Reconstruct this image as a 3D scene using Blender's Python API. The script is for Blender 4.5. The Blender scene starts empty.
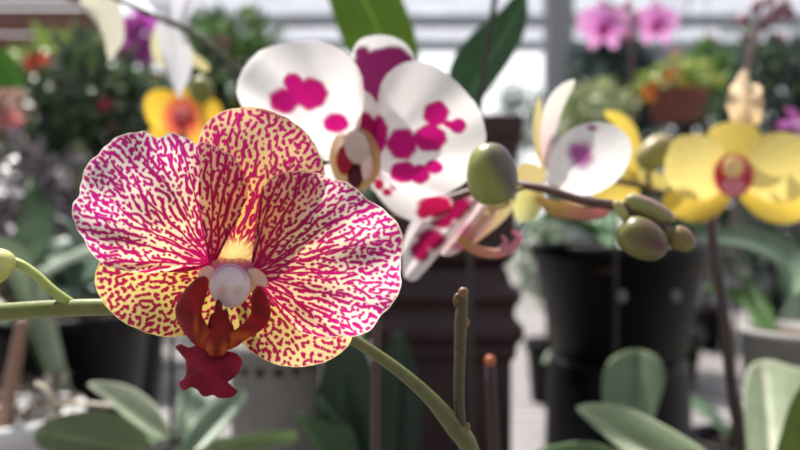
import bpy, math, random
import numpy as np
from mathutils import Vector, Matrix, noise

random.seed(7)
S = bpy.context.scene
COL = S.collection
F = 622.0
CAMZ = 1.20
BENCH = 0.80

# ------------------------------------------------------------------ helpers
def W(px, py, Y):
    return np.array([(px - 400) / F * Y, Y, CAMZ - (py - 225) / F * Y])

def lin(c):
    c = np.asarray(c, float) / 255.0
    return np.where(c <= .04045, c / 12.92, ((c + .055) / 1.055) ** 2.4)

def sm(a, b, x):
    t = np.clip((x - a) / (b - a), 0, 1)
    return t * t * (3 - 2 * t)

WORLD = {}
def register(o, w):
    WORLD[o.name] = np.array(w, float)

def root(name, label, cat, loc, group=None):
    o = bpy.data.objects.new(name, None)
    o.empty_display_size = .02
    COL.objects.link(o)
    o.location = loc
    o['label'] = label; o['category'] = cat
    if group: o['group'] = group
    register(o, loc)
    return o

def relabel(o, label, cat=None, group=None):
    o['label'] = label
    if cat: o['category'] = cat
    if group: o['group'] = group
    return o

def make(name, V, Fc, mat, parent=None, col=None, smooth=True, kind=None, label=None):
    """V: n x 3 world points, Fc: faces. Links ONE mesh whose origin is its centre."""
    V = np.asarray(V, float)
    ctr = V.mean(axis=0)
    me = bpy.data.meshes.new(name)
    if isinstance(Fc, np.ndarray):
        k = Fc.shape[1]
        me.vertices.add(len(V)); me.vertices.foreach_set('co', (V - ctr).astype(np.float32).ravel())
        me.loops.add(Fc.size); me.loops.foreach_set('vertex_index', Fc.astype(np.int32).ravel())
        me.polygons.add(len(Fc)); me.polygons.foreach_set('loop_start', np.arange(0, Fc.size, k, dtype=np.int32))
        me.update(calc_edges=True)
    else:
        me.from_pydata([tuple(v) for v in (V - ctr)], [], Fc)
    if smooth:
        me.polygons.foreach_set('use_smooth', [True] * len(me.polygons))
    if col is not None:
        a = me.color_attributes.new('Col', 'FLOAT_COLOR', 'POINT')
        c = np.ones((len(V), 4), np.float32); c[:, :3] = np.clip(col, 0, 1)
        a.data.foreach_set('color', c.ravel())
    me.materials.append(mat)
    me.update()
    o = bpy.data.objects.new(name, me)
    COL.objects.link(o)
    if parent is not None:
        o.parent = parent
        o.location = ctr - WORLD[parent.name]
    else:
        o.location = ctr
    register(o, ctr)
    if kind: o['kind'] = kind
    if label: o['label'] = label
    return o

def catmull(P, n, closed=False):
    P = np.asarray(P, float)
    m = len(P)
    if closed:
        Q = np.concatenate([P[-1:], P, P[:2]]); segs = m
    else:
        Q = np.concatenate([2 * P[:1] - P[1:2], P, 2 * P[-1:] - P[-2:-1]]); segs = m - 1
    out = []
    for i in range(segs):
        p0, p1, p2, p3 = Q[i], Q[i + 1], Q[i + 2], Q[i + 3]
        t = np.linspace(0, 1, 17)[:-1, None]
        out.append(.5 * (2 * p1 + (p2 - p0) * t + (2 * p0 - 5 * p1 + 4 * p2 - p3) * t ** 2 + (3 * p1 - p0 - 3 * p2 + p3) * t ** 3))
    if not closed: out.append(P[-1:])
    A = np.concatenate(out)
    if closed: A = np.concatenate([A, A[:1]])
    d = np.r_[0, np.cumsum(np.linalg.norm(np.diff(A, axis=0)[:, :3], axis=1))]
    s = np.linspace(0, d[-1], n + 1 if closed else n)
    R = np.stack([np.interp(s, d, A[:, k]) for k in range(A.shape[1])], 1)
    return R[:-1] if closed else R

# ------------------------------------------------------------------ materials
def node_mat(name):
    m = bpy.data.materials.new(name); m.use_nodes = True
    nt = m.node_tree; nt.nodes.clear()
    out = nt.nodes.new('ShaderNodeOutputMaterial')
    return m, nt, out

def mottled(nt, color_socket, amount, scale):
    """procedural mottling that multiplies a colour"""
    tc = nt.nodes.new('ShaderNodeTexCoord')
    nz = nt.nodes.new('ShaderNodeTexNoise'); nz.inputs['Scale'].default_value = scale; nz.inputs['Detail'].default_value = 4
    nt.links.new(tc.outputs['Object'], nz.inputs['Vector'])
    mr = nt.nodes.new('ShaderNodeMapRange')
    mr.inputs['From Min'].default_value = .3; mr.inputs['From Max'].default_value = .7
    mr.inputs['To Min'].default_value = 1 - amount; mr.inputs['To Max'].default_value = 1 + amount * .5
    nt.links.new(nz.outputs['Fac'], mr.inputs['Value'])
    mx = nt.nodes.new('ShaderNodeMix'); mx.data_type = 'RGBA'; mx.blend_type = 'MULTIPLY'
    mx.inputs['Factor'].default_value = 1
    nt.links.new(color_socket, mx.inputs[6])
    nt.links.new(mr.outputs['Result'], mx.inputs[7])
    return mx.outputs[2], nz.outputs['Fac']

def plant_mat(name, trans=.5, rough=.5, gloss=.08, amount=.08, scale=150, color=None, bump=.0002, bscale=900, coat=0):
    m, nt, out = node_mat(name)
    if color is None:
        at = nt.nodes.new('ShaderNodeAttribute'); at.attribute_name = 'Col'; src = at.outputs['Color']
    else:
        rgb = nt.nodes.new('ShaderNodeRGB'); rgb.outputs[0].default_value = (*lin(color), 1); src = rgb.outputs[0]
    c, fac = mottled(nt, src, amount, scale)
    p = nt.nodes.new('ShaderNodeBsdfPrincipled')
    p.inputs['Roughness'].default_value = rough
    p.inputs['Specular IOR Level'].default_value = gloss * 5
    nt.links.new(c, p.inputs['Base Color'])
    tc = nt.nodes.new('ShaderNodeTexCoord')
    n2 = nt.nodes.new('ShaderNodeTexNoise'); n2.inputs['Scale'].default_value = bscale
    nt.links.new(tc.outputs['Object'], n2.inputs['Vector'])
    b = nt.nodes.new('ShaderNodeBump'); b.inputs['Strength'].default_value = .5; b.inputs['Distance'].default_value = bump
    nt.links.new(n2.outputs['Fac'], b.inputs['Height']); nt.links.new(b.outputs['Normal'], p.inputs['Normal'])
    if trans > 0:
        t = nt.nodes.new('ShaderNodeBsdfTranslucent'); nt.links.new(c, t.inputs['Color'])
        mx = nt.nodes.new('ShaderNodeMixShader'); mx.inputs[0].default_value = trans
        nt.links.new(p.outputs[0], mx.inputs[1]); nt.links.new(t.outputs[0], mx.inputs[2])
        nt.links.new(mx.outputs[0], out.inputs[0])
    else:
        nt.links.new(p.outputs[0], out.inputs[0])
    return m

def solid_mat(name, color, rough=.6, metal=0, amount=.2, scale=20, bump=.001, bscale=60, spec=.5, stretch=None):
    m, nt, out = node_mat(name)
    rgb = nt.nodes.new('ShaderNodeRGB'); rgb.outputs[0].default_value = (*lin(color), 1)
    c, fac = mottled(nt, rgb.outputs[0], amount, scale)
    p = nt.nodes.new('ShaderNodeBsdfPrincipled')
    p.inputs['Roughness'].default_value = rough; p.inputs['Metallic'].default_value = metal
    p.inputs['Specular IOR Level'].default_value = spec
    nt.links.new(c, p.inputs['Base Color'])
    tc = nt.nodes.new('ShaderNodeTexCoord'); mp = nt.nodes.new('ShaderNodeMapping')
    if stretch: mp.inputs['Scale'].default_value = stretch
    n2 = nt.nodes.new('ShaderNodeTexNoise'); n2.inputs['Scale'].default_value = bscale; n2.inputs['Detail'].default_value = 5
    nt.links.new(tc.outputs['Object'], mp.inputs[0]); nt.links.new(mp.outputs[0], n2.inputs['Vector'])
    b = nt.nodes.new('ShaderNodeBump'); b.inputs['Strength'].default_value = .6; b.inputs['Distance'].default_value = bump
    nt.links.new(n2.outputs['Fac'], b.inputs['Height']); nt.links.new(b.outputs['Normal'], p.inputs['Normal'])
    nt.links.new(p.outputs[0], out.inputs[0])
    return m

M = {
 'petal': plant_mat('petal_tissue', trans=.6, rough=.45, gloss=.06, amount=.04, scale=300, bump=.0001, bscale=2500),
 'soft': plant_mat('soft_petal', trans=.56, rough=.5, gloss=.05, amount=.05, scale=120),
 'lip': plant_mat('waxy_lip', trans=.2, rough=.5, gloss=.045, amount=.2, scale=400, bump=.0001, bscale=3000),
 'waxy': plant_mat('waxy_tissue', trans=.15, rough=.4, gloss=.1, amount=.08, scale=300),
 'leaf': plant_mat('orchid_leaf', trans=.36, rough=.38, gloss=.1, amount=.18, scale=40),
 'foliage': plant_mat('shrub_leaf', trans=.3, rough=.3, gloss=.13, amount=.2, scale=8),
 'shiny': plant_mat('shiny_shrub_leaf', trans=.15, rough=.25, gloss=.16, amount=.2, scale=8),
 'stem': plant_mat('green_stem', trans=0, rough=.45, gloss=.09, amount=.18, scale=220, bump=.0002, bscale=600),
 'stake': solid_mat('stake_metal', (38, 32, 34), rough=.5, amount=.3, scale=60),
 'wood': solid_mat('dark_red_wood', (52, 27, 32), rough=.45, amount=.35, scale=12, bump=.002, bscale=30, stretch=(1, 1, .15)),
 'black': solid_mat('black_plastic', (8, 7, 9), rough=.5, amount=.3, scale=14, bump=.001, bscale=90, spec=.2),
 'white': solid_mat('white_plastic', (205, 205, 205), rough=.5, amount=.1),
 'grey': solid_mat('grey_clay', (140, 137, 134), rough=.75, amount=.2),
 'terra': solid_mat('terracotta', (126, 76, 64), rough=.8, amount=.25),
 'bark': solid_mat('potting_bark', (74, 54, 42), rough=.9, amount=.5, scale=60, bump=.006, bscale=80),
 'metal': solid_mat('galvanised_bench', (132, 127, 128), rough=.55, metal=0, amount=.15, scale=8),
 'post': solid_mat('grey_post', (150, 154, 160), rough=.6, amount=.15),
 'floor': solid_mat('concrete_floor', (112, 108, 104), rough=.85, amount=.3, scale=2, bump=.004, bscale=20),
 'lath': solid_mat('brown_lath', (132, 88, 74), rough=.8, amount=.3, scale=4, stretch=(.3, 3, 3)),
 'trunk': solid_mat('trunk_bark', (86, 72, 60), rough=.9, amount=.4, scale=20),
 'wire': solid_mat('wire', (90, 88, 86), rough=.5, metal=.6),
}
M['roof'] = plant_mat('roof_sheet', trans=.6, rough=.4, gloss=.06, amount=.12, scale=1.5, color=(226, 228, 234), bump=.01, bscale=3)

# ------------------------------------------------------------------ orchid speckle pattern, grown from noise
def blur(a, s):
    h, w = a.shape
    fy = np.fft.fftfreq(h)[:, None]; fx = np.fft.fftfreq(w)[None, :]
    return np.real(np.fft.ifft2(np.fft.fft2(a) * np.exp(-2 * (np.pi * s) ** 2 * (fx * fx + fy * fy))))

def samp(a, x, y):
    h, w = a.shape
    x = np.clip(x, 0, w - 1.001); y = np.clip(y, 0, h - 1.001)
    i = x.astype(int); j = y.astype(int); u = x - i; v = y - j
    return (a[j, i] * (1 - u) + a[j, i + 1] * u) * (1 - v) + (a[j + 1, i] * (1 - u) + a[j + 1, i + 1] * u) * v

def grow(X, Y, base, seed, L, s1, bias, step, iters=13):
    dx = X - base[0]; dy = Y - base[1]; r = np.hypot(dx, dy) + 1e-6; dx = dx / r; dy = dy / r
    rng = np.random.default_rng(seed)
    a = blur(rng.standard_normal(X.shape), 1); a /= a.std()
    J, I = np.mgrid[0:X.shape[0], 0:X.shape[1]].astype(float)
    L = L * (1.25 - .6 * sm(20, 160, r))
    for k in range(iters):
        s = blur(a, s1 / step)
        acc = 0
        for q in (-1, -.66, -.33, 0, .33, .66, 1):
            acc = acc + samp(s, I + dx * L * q / step, J + dy * L * q / step)
        d = acc / 7 - blur(a, s1 * 2.35 / step) + bias
        a = np.tanh(3 * d / max(d.std(), 1e-3))
    return blur(a, .35 / step)

class Speckle:
    def __init__(s, box, base, seed, Lv, sv, bv, Ls, ss, bs, nz=.06, core=.5, core_r=45, mains=0, step=.55):
        x0, y0, x1, y1 = box
        X, Y = np.meshgrid(np.arange(x0, x1, step), np.arange(y0, y1, step))
        r = np.hypot(X - base[0], Y - base[1])
        rng = np.random.default_rng(seed + 9)
        n = blur(rng.standard_normal(X.shape), 9); n /= n.std()
        c = core * np.exp(-(r / core_r) ** 2)
        v = grow(X, Y, base, seed, Lv, sv, bv + nz * n + c, step)
        n = blur(rng.standard_normal(X.shape), 6); n /= n.std()
        p = grow(X, Y, base, seed + 1, Ls, ss, bs + nz * n + c * .5, step)
        a = np.maximum(v, p)
        if mains:
            th = np.arctan2(Y - base[1], X - base[0])
            w = blur(rng.standard_normal(X.shape), 14); w /= w.std()
            ph = th * mains / (2 * np.pi) + w * .07
            dist = np.abs(ph - np.round(ph)) * 2 * np.pi / mains * r
            brk = blur(rng.standard_normal(X.shape), 5); brk /= brk.std()
            m = 1 - sm(.5, 1.7, dist + .45 * brk * sm(40, 120, r))
            a = np.maximum(a, m * (1 - sm(110, 170, r + 25 * brk)) * 2 - 1)
        s.a, s.x0, s.y0, s.step = a, x0, y0, step
    def __call__(s, x, y):
        return np.clip(samp(s.a, (x - s.x0) / s.step, (y - s.y0) / s.step) * .65 + .5, 0, 1)

# ------------------------------------------------------------------ petals, leaves, lobes
def shape(name, outline, parent, mat, base, tip=None, Y=(.2, .2), ctr=None, nr=14, nth=60, color=(200, 200, 200),
          cup=0., bend=0., fold=0., wave=(0., 5), thick=0., puff=0., ripple=0., seed=0, label=None, noise_amp=0.):
    """a surface with its own curvature: Y=(depth at base, depth at tip); cup: rim towards (+) or away; bend: arch along the axis;
    fold: crease along the midrib; wave: ruffled rim; thick/puff: closed body"""
    O = catmull(outline, nth, closed=True)
    if wave[0] or ripple:
        pass
    base = np.array(base, float)
    tip = np.array(tip if tip is not None else O[np.argmax(np.hypot(*(O - base).T))], float)
    c = np.array(ctr if ctr is not None else base, float)
    if ripple:
        k = np.arange(nth)
        rng = np.random.default_rng(seed + 5)
        rr = sum(rng.uniform(.4, 1) * np.sin(2 * np.pi * k / nth * f + rng.uniform(0, 6)) for f in (9, 14, 22, 33)) / 2
        d = O - c; d /= np.linalg.norm(d, axis=1)[:, None] + 1e-9
        O = O + d * rr[:, None] * ripple
    t = np.linspace(0, 1, nr + 1)[1:]
    P = c + t[:, None, None] * (O - c)[None]
    T = np.repeat(t[:, None], nth, 1)
    K = np.repeat(np.arange(nth)[None], nr, 0)
    px = np.r_[c[0], P[..., 0].ravel()]; py = np.r_[c[1], P[..., 1].ravel()]
    T = np.r_[0, T.ravel()]; K = np.r_[0, K.ravel()]
    ax = tip - base; Lx = np.linalg.norm(ax); ax = ax / Lx
    nx = np.array([-ax[1], ax[0]])
    u = ((px - base[0]) * ax[0] + (py - base[1]) * ax[1]) / Lx
    v = ((px - base[0]) * nx[0] + (py - base[1]) * nx[1])
    hw = max(np.abs(((O - base) @ nx)).max(), 1e-6)
    v = v / hw
    D = Y[0] + (Y[1] - Y[0]) * u
    D = D - cup * v * v - bend * np.sin(np.clip(u, 0, 1) * np.pi) + fold * (1 - np.abs(v)) * np.clip(1 - np.abs(v), 0, 1)
    D = D + wave[0] * T ** 2 * np.sin(K / nth * 2 * np.pi * wave[1] + seed)
    if noise_amp:
        D = D + noise_amp * T * (np.sin(px * .06 + seed) * np.cos(py * .075 + seed * 2))
    ring = np.arange(nth); nxt = (ring + 1) % nth
    quads = []
    for i in range(nr - 1):
        a = 1 + i * nth
        quads.append(np.stack([a + ring, a + nth + ring, a + nth + nxt, a + nxt], 1))
    Q = np.concatenate(quads) if quads else np.zeros((0, 4), int)
    tri = [(0, 1 + i, 1 + (i + 1) % nth) for i in range(nth)]
    Qt = np.array([(0, a, b, b) for _, a, b in tri])
    colr = color(px, py, u, v, T) if callable(color) else np.tile(lin(color), (len(px), 1))
    def world(Dd):
        return np.stack([(px - 400) / F * Dd, Dd, CAMZ - (py - 225) / F * Dd], 1)
    if thick or puff:
        h = thick * .5 + puff * np.sqrt(np.clip(1 - T ** 2, 0, 1))
        Va, Vb = world(D - h), world(D + h)
        n = len(px)
        V = np.concatenate([Va, Vb])
        rim = 1 + (nr - 1) * nth
        faces = [tuple(q) for q in Q] + [tuple(q[::-1] + n) for q in Q] + [(0, 1 + i, 1 + (i + 1) % nth) for i in range(nth)] + \
                [(n, n + 1 + (i + 1) % nth, n + 1 + i) for i in range(nth)] + \
                [(rim + i, n + rim + i, n + rim + (i + 1) % nth, rim + (i + 1) % nth) for i in range(nth)]
        return make(name, V, faces, mat, parent, np.concatenate([colr, colr]), label=label)
    V = world(D)
    faces = [tuple(q) for q in Q.tolist()] + [(0, a, b) for _, a, b in tri]
    if len(V) > 20000:   # fast path: quads only, the centre closed by a fan of quads
        fan = np.array([(0, 1 + i, 1 + (i + 1) % nth, 1 + (i + 2) % nth) for i in range(0, nth, 2)])
        o = make(name, V, np.concatenate([Q, fan]), mat, parent, colr, label=label)
        return o
    return make(name, V, faces, mat, parent, colr, label=label)

def flat(c): return c
def blotched(base, spots, ink, edge=.2, seed=0, pale=None):
    b = lin(base); k = lin(ink)
    def f(px, py, u, v, T):
        n = np.sin(px * .31 + seed) * np.cos(py * .37 + seed) * .07 + np.sin(px * .9 + 2 + seed) * np.sin(py * .8) * .03
        m = np.zeros_like(px)
        for s in spots:
            cx, cy, r = s[:3]; ry = s[3] if len(s) > 3 else r
            d = np.hypot((px - cx) / r, (py - cy) / ry) + n
            m = np.maximum(m, 1 - sm(1 - edge, 1 + edge, d))
        veins = .97 + .03 * np.cos(np.arctan2(v, u + .15) * 26)
        return (b * (1 - m[:, None]) + k * m[:, None]) * veins[:, None]
    return f
def two(c0, c1, a=.0, b=1., key='u'):
    c0, c1 = lin(c0), lin(c1)
    def f(px, py, u, v, T):
        k = {'u': u, 'v': np.abs(v), 'T': T}[key]
        m = sm(a, b, k)[:, None]
        return c0 * (1 - m) + c1 * m
    return f
def leafcol(c, rib=None, edge=None):
    c0 = lin(c); cr = lin(rib if rib is not None else [min(255, x * 1.25 + 12) for x in c]); ce = lin(edge if edge is not None else c)
    def f(px, py, u, v, T):
        st = .94 + .06 * np.cos(v * 22)
        m = np.exp(-(v / .05) ** 2)[:, None]; e = sm(.93, 1, T)[:, None]
        return (c0 * (1 - m) + cr * m) * st[:, None] * (1 - e) + ce * e
    return f

def frames(P):
    T = np.gradient(P, axis=0); T /= np.linalg.norm(T, axis=1)[:, None] + 1e-12
    up = np.array([0, 0, 1.]) if abs(T[0][2]) < .9 else np.array([0, 1., 0])
    N = []; n = np.cross(T[0], up); n /= np.linalg.norm(n)
    for t in T:
        n = n - t * (n @ t); n /= np.linalg.norm(n) + 1e-12
        N.append(n)
    N = np.array(N); B = np.cross(T, N)
    return T, N, B

def tube(name, pts, radii, mat, parent=None, color=(80, 100, 50), seg=12, n=None, swell=0, label=None, color2=None, cap=True, kind=None):
    """a round stem through world points"""
    pts = np.asarray(pts, float)
    n = n or max(8, 9 * (len(pts) - 1))
    if np.isscalar(radii): radii = [radii] * len(pts)
    PR = catmull(np.c_[pts, np.asarray(radii, float)], n)
    P, R = PR[:, :3], PR[:, 3].copy()
    if swell:
        R = R * (1 + swell * np.maximum(0, np.sin(np.linspace(0, 1, n) * np.pi * 6)) ** 12)
    T, N, B = frames(P)
    ang = np.arange(seg) / seg * 2 * np.pi
    V = P[:, None] + R[:, None, None] * (np.cos(ang)[None, :, None] * N[:, None] + np.sin(ang)[None, :, None] * B[:, None])
    V = V.reshape(-1, 3)
    faces = [(i * seg + j, i * seg + (j + 1) % seg, (i + 1) * seg + (j + 1) % seg, (i + 1) * seg + j) for i in range(n - 1) for j in range(seg)]
    if cap:
        V = np.concatenate([V, P[:1] - T[:1] * R[0] * .4, P[-1:] + T[-1:] * R[-1] * .6])
        a, b = n * seg, n * seg + 1
        faces += [(a, (j + 1) % seg, j) for j in range(seg)] + [(b, (n - 1) * seg + j, (n - 1) * seg + (j + 1) % seg) for j in range(seg)]
    c0 = lin(color); c1 = lin(color2 if color2 is not None else color)
    m = np.repeat(np.linspace(0, 1, n), seg)
    if cap: m = np.r_[m, 0, 1]
    colr = c0 * (1 - m[:, None]) + c1 * m[:, None]
    return make(name, V, faces, mat, parent, colr, label=label, kind=kind)

def pxtube(name, pts, rpx, mat, parent=None, **k):
    """pts: (px, py, depth)"""
    P = [W(*p) for p in pts]
    r = [rr / F * p[2] for rr, p in zip(rpx if not np.isscalar(rpx) else [rpx] * len(pts), pts)]
    return tube(name, P, r, mat, parent, **k)

def ovoid(name, c, Lh, Wh, axis, mat, parent, c0, c1, seams=3, tipc=None, power=.9, label=None, blush=(0, 0, 1), fat=0.):
    """a bud: c centre, Lh half length, Wh half width, axis direction (tip end), colour c0 with a blush of c1 on one side"""
    axis = np.array(axis, float); axis /= np.linalg.norm(axis)
    up = np.array([0, 1., 0]) if abs(axis[1]) < .8 else np.array([0, 0, 1.])
    n = np.cross(axis, up); n /= np.linalg.norm(n); b = np.cross(axis, n)
    nu, nv = 22, 30
    V = []; C = []
    k0, k1 = lin(c0), lin(c1); bl = np.array(blush, float); bl /= np.linalg.norm(bl)
    for i in range(nu + 1):
        a = math.pi * i / nu
        z = -math.cos(a); r = math.sin(a) ** power * (1 - fat * z)
        for j in range(nv):
            t = 2 * math.pi * j / nv
            seam = 1 - .07 * abs(math.cos(t * seams / 2)) ** 8 * math.sin(a)
            d = (math.cos(t) * n + math.sin(t) * b) * r * seam
            V.append(c + axis * z * Lh + d * Wh)
            m = float(sm(-.1, .75, (d @ bl) + .25 * z + .12 * math.sin(t * 5 + a * 3)))
            C.append(k0 * (1 - m) + k1 * m)
    faces = [(i * nv + j, i * nv + (j + 1) % nv, (i + 1) * nv + (j + 1) % nv, (i + 1) * nv + j) for i in range(nu) for j in range(nv)]
    return make(name, V, faces, mat, parent, np.array(C), label=label)

def lathe(name, cx, cy, prof, mat, parent=None, seg=48, color=None, kind=None, square=0, lump=0):
    """prof: list of (radius, z) in world metres; square>0 gives a squared plan"""
    V = []
    for r, z in prof:
        for j in range(seg):
            a = 2 * math.pi * j / seg
            q = 1
            if square:
                q = 1 / (abs(math.cos(a)) ** square + abs(math.sin(a)) ** square) ** (1 / square)
            rr = r * q * (1 + lump * math.sin(a * 7 + z * 90) * .5 + lump * math.sin(a * 13 - z * 140) * .5)
            V.append((cx + rr * math.cos(a), cy + rr * math.sin(a), z))
    n = len(prof)
    faces = [(i * seg + j, i * seg + (j + 1) % seg, (i + 1) * seg + (j + 1) % seg, (i + 1) * seg + j) for i in range(n - 1) for j in range(seg)]
    V += [(cx, cy, prof[0][1]), (cx, cy, prof[-1][1])]
    a, b = n * seg, n * seg + 1
    faces += [(a, (j + 1) % seg, j) for j in range(seg)] + [(b, (n - 1) * seg + j, (n - 1) * seg + (j + 1) % seg) for j in range(seg)]
    col = None if color is None else np.tile(lin(color), (len(V), 1))
    return make(name, V, faces, mat, parent, col, kind=kind, smooth=True)

def pot(cx, cy, z0, r, h, mat, parent, name='pot', taper=.78, rim=.006, soil=True):
    p = [(r * taper * .9, z0), (r * taper, z0 + .004), (r * .985, z0 + h - .026), (r + rim, z0 + h - .025), (r + rim + .001, z0 + h - .002), (r + rim - .002, z0 + h),
         (r - .003, z0 + h), (r - .006, z0 + h - .03), (r * .9, z0 + h - .034)]
    o = lathe(name, cx, cy, p, mat, parent)
    if soil:
        lathe('potting_bark', cx, cy, [(r * .5, z0 + h - .033), (r * .97, z0 + h - .032), (r * .95, z0 + h - .02), (r * .6, z0 + h - .013), (r * .2, z0 + h - .012)], M['bark'], parent, lump=.04)
    return o

def box_mesh(V, Fc, x0, x1, y0, y1, z0, z1):
    b = len(V)
    V += [(x, y, z) for z in (z0, z1) for x, y in ((x0, y0), (x1, y0), (x1, y1), (x0, y1))]
    Fc += [tuple(b + i for i in f) for f in ((0, 3, 2, 1), (4, 5, 6, 7), (0, 1, 5, 4), (1, 2, 6, 5), (2, 3, 7, 6), (3, 0, 4, 7))]
def boxes(name, L, mat, parent=None, kind=None, bev=0):
    V, Fc = [], []
    for b in L: box_mesh(V, Fc, *b)
    o = make(name, V, Fc, mat, parent, kind=kind, smooth=False)
    if bev:
        m = o.modifiers.new('bevel', 'BEVEL'); m.width = bev; m.segments = 2
    return o

def strap_leaf(name, pts, widths, parent, color, mat='leaf', side=None, fold=.25, n=26, label=None, edge=None):
    """a strap leaf along world points, V-folded, with real thickness"""
    PR = catmull(np.c_[np.asarray(pts, float), np.asarray(widths, float)], n)
    P, Wd = PR[:, :3], PR[:, 3]
    T = np.gradient(P, axis=0); T /= np.linalg.norm(T, axis=1)[:, None]
    V = []; C = []
    k = 9; c0 = lin(color); ce = lin(edge) if edge is not None else c0
    for i in range(n):
        s = np.array(side, float) if side is not None else np.cross(T[i], [0, 0, 1.])
        s = s - T[i] * (s @ T[i]); s /= np.linalg.norm(s) + 1e-9
        nn = np.cross(s, T[i]); 
        if nn[2] < 0 and side is None: nn = -nn
        for j in range(k):
            v = j / (k - 1) * 2 - 1
            V.append(P[i] + s * v * Wd[i] / 2 + nn * (abs(v) ** 1.3) * fold * Wd[i] / 2)
            C.append((c0 * (.92 + .08 * math.cos(v * 20)) if abs(v) > .05 else c0 * 1.25) * (1 - (abs(v) > .9)) + ce * (abs(v) > .9))
    V = np.array(V)
    th = .0009
    # thickness: offset copy along the local normal
    N = []
    for i in range(n):
        s = np.array(side, float) if side is not None else np.cross(T[i], [0, 0, 1.])
        nn = np.cross(s, T[i]); nn /= np.linalg.norm(nn) + 1e-9
        N += [nn] * k
    V2 = V - np.array(N) * th
    f1 = [(i * k + j, i * k + j + 1, (i + 1) * k + j + 1, (i + 1) * k + j) for i in range(n - 1) for j in range(k - 1)]
    m = n * k
    f2 = [tuple(m + x for x in f[::-1]) for f in f1]
    f3 = []
    for i in range(n - 1):
        for j in (0, k - 1):
            f3.append((i * k + j, (i + 1) * k + j, m + (i + 1) * k + j, m + i * k + j))
    for j in range(k - 1):
        for i in (0, n - 1):
            f3.append((i * k + j, i * k + j + 1, m + i * k + j + 1, m + i * k + j))
    return make(name, np.concatenate([V, V2]), f1 + f2 + f3, M[mat], parent, np.array(C + C), label=label)

def orchid_leaves(cx, cy, z, parent, specs, color, edge=None):
    """specs: (azimuth deg, length, width, rise)"""
    for az, L, w, rise in specs:
        a = math.radians(az); d = np.array([math.cos(a), math.sin(a), 0])
        c = np.array([cx, cy, z])
        pts = [c, c + d * L * .25 + [0, 0, rise * .7], c + d * L * .6 + [0, 0, rise], c + d * L * .85 + [0, 0, rise * .8], c + d * L + [0, 0, rise * .45]]
        strap_leaf('leaf', pts, [w * .35, w * .85, w, w * .75, w * .06], parent, color, edge=edge)

def foliage(name, c, rad, n, size, cols, parent, mat='foliage', seed=0, aspect=.45, label=None, droop=.3):
    """a crown of individually bent leaves"""
    rng = np.random.default_rng(seed)
    d = rng.standard_normal((n, 3)); d /= np.linalg.norm(d, axis=1)[:, None]
    lob = 1 + .22 * np.sin(d[:, 0] * 5 + seed) * np.cos(d[:, 2] * 4 + seed * 2) + .12 * np.sin(d[:, 1] * 9)
    r = rng.uniform(.25, 1, n) ** .5 * lob
    P = np.array(c) + d * r[:, None] * np.array(rad)
    t = d + rng.standard_normal((n, 3)) * .8; t[:, 2] -= droop; t /= np.linalg.norm(t, axis=1)[:, None]
    s = np.cross(t, rng.standard_normal((n, 3))); s /= np.linalg.norm(s, axis=1)[:, None]
    nn = np.cross(s, t)
    sz = size * rng.uniform(.6, 1.3, n)[:, None]
    w = sz * aspect * .5
    V = np.stack([P, P + t * sz * .45 + s * w + nn * sz * .1, P + t * sz * .5, P + t * sz * .45 - s * w + nn * sz * .1, P + t * sz - nn * sz * .12], 1).reshape(-1, 3)
    b = np.arange(n)[:, None] * 5
    Fc = np.concatenate([b + np.array([[0, 1, 2]]), b + np.array([[0, 2, 3]]), b + np.array([[1, 4, 2]]), b + np.array([[2, 4, 3]])])
    cl = np.array([lin(x) for x in cols])[rng.integers(0, len(cols), n)] * rng.uniform(.8, 1.2, n)[:, None]
    return make(name, V, Fc, M[mat], parent, np.repeat(cl, 5, 0), label=label)

def blossom(name, c, r, color, parent, center=(220, 200, 90), petals=5, face=(0, -1, .3), mat='soft', seed=0, label=None):
    rng = random.Random(seed)
    f = np.array(face, float); f /= np.linalg.norm(f)
    a = np.cross(f, [0, 0, 1.]); a /= np.linalg.norm(a); b = np.cross(a, f)
    V, Fc, C = [], [], []
    for k in range(petals):
        t = 2 * math.pi * k / petals + rng.uniform(-.15, .15)
        d = math.cos(t) * a + math.sin(t) * b; s = -math.sin(t) * a + math.cos(t) * b
        i0 = len(V); wn = r * 1.5 / petals * 1.5
        rows = [(0, .12, .0), (.35, .7, .12), (.7, 1, .15), (.92, .75, .08), (1, .25, .02)]
        for q, ww, h in rows:
            for sd in (-1, 0, 1):
                V.append(c + d * r * q + s * sd * wn * ww * .5 + f * r * (h + (.08 if sd else 0)))
                C.append(lin(center) if q < .1 else lin(color))
        for i in range(4):
            for j in range(2):
                x = i0 + i * 3 + j
                Fc.append((x, x + 1, x + 4, x + 3))
    return make(name, V, Fc, M[mat], parent, np.array(C), label=label)

# ================================================================== STRIPED ORCHID (in focus)
R0 = root('potted_orchid', 'pale orchid covered in magenta stripes and speckles with dark red lip, on thick green stem', 'orchid', (.035, .235, BENCH))
cx, cy = .035, .235
pot(cx, cy, BENCH, .05, .10, M['black'], R0)
orchid_leaves(cx, cy, BENCH + .095, R0, [(0, .10, .045, .04), (200, .11, .045, .03), (270, .09, .04, .03)], (70, 105, 60))
GS = (128, 140, 74)
stem = pxtube('flower_stem', [(500, 640, .215), (490, 520, .208), (470, 450, .2), (455, 428, .198), (425, 393, .193), (380, 357, .189), (330, 330, .187), (240, 313, .1865), (160, 307, .1855), (104, 307, .184), (50, 309, .183), (0, 312, .182), (-60, 314, .181)],
       [7, 7, 9.5, 9.5, 7, 6, 6, 7, 8, 8.5, 9, 9, 9], M['stem'], R0, color=(72, 70, 44), color2=(112, 120, 60), seg=18, n=120)
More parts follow.
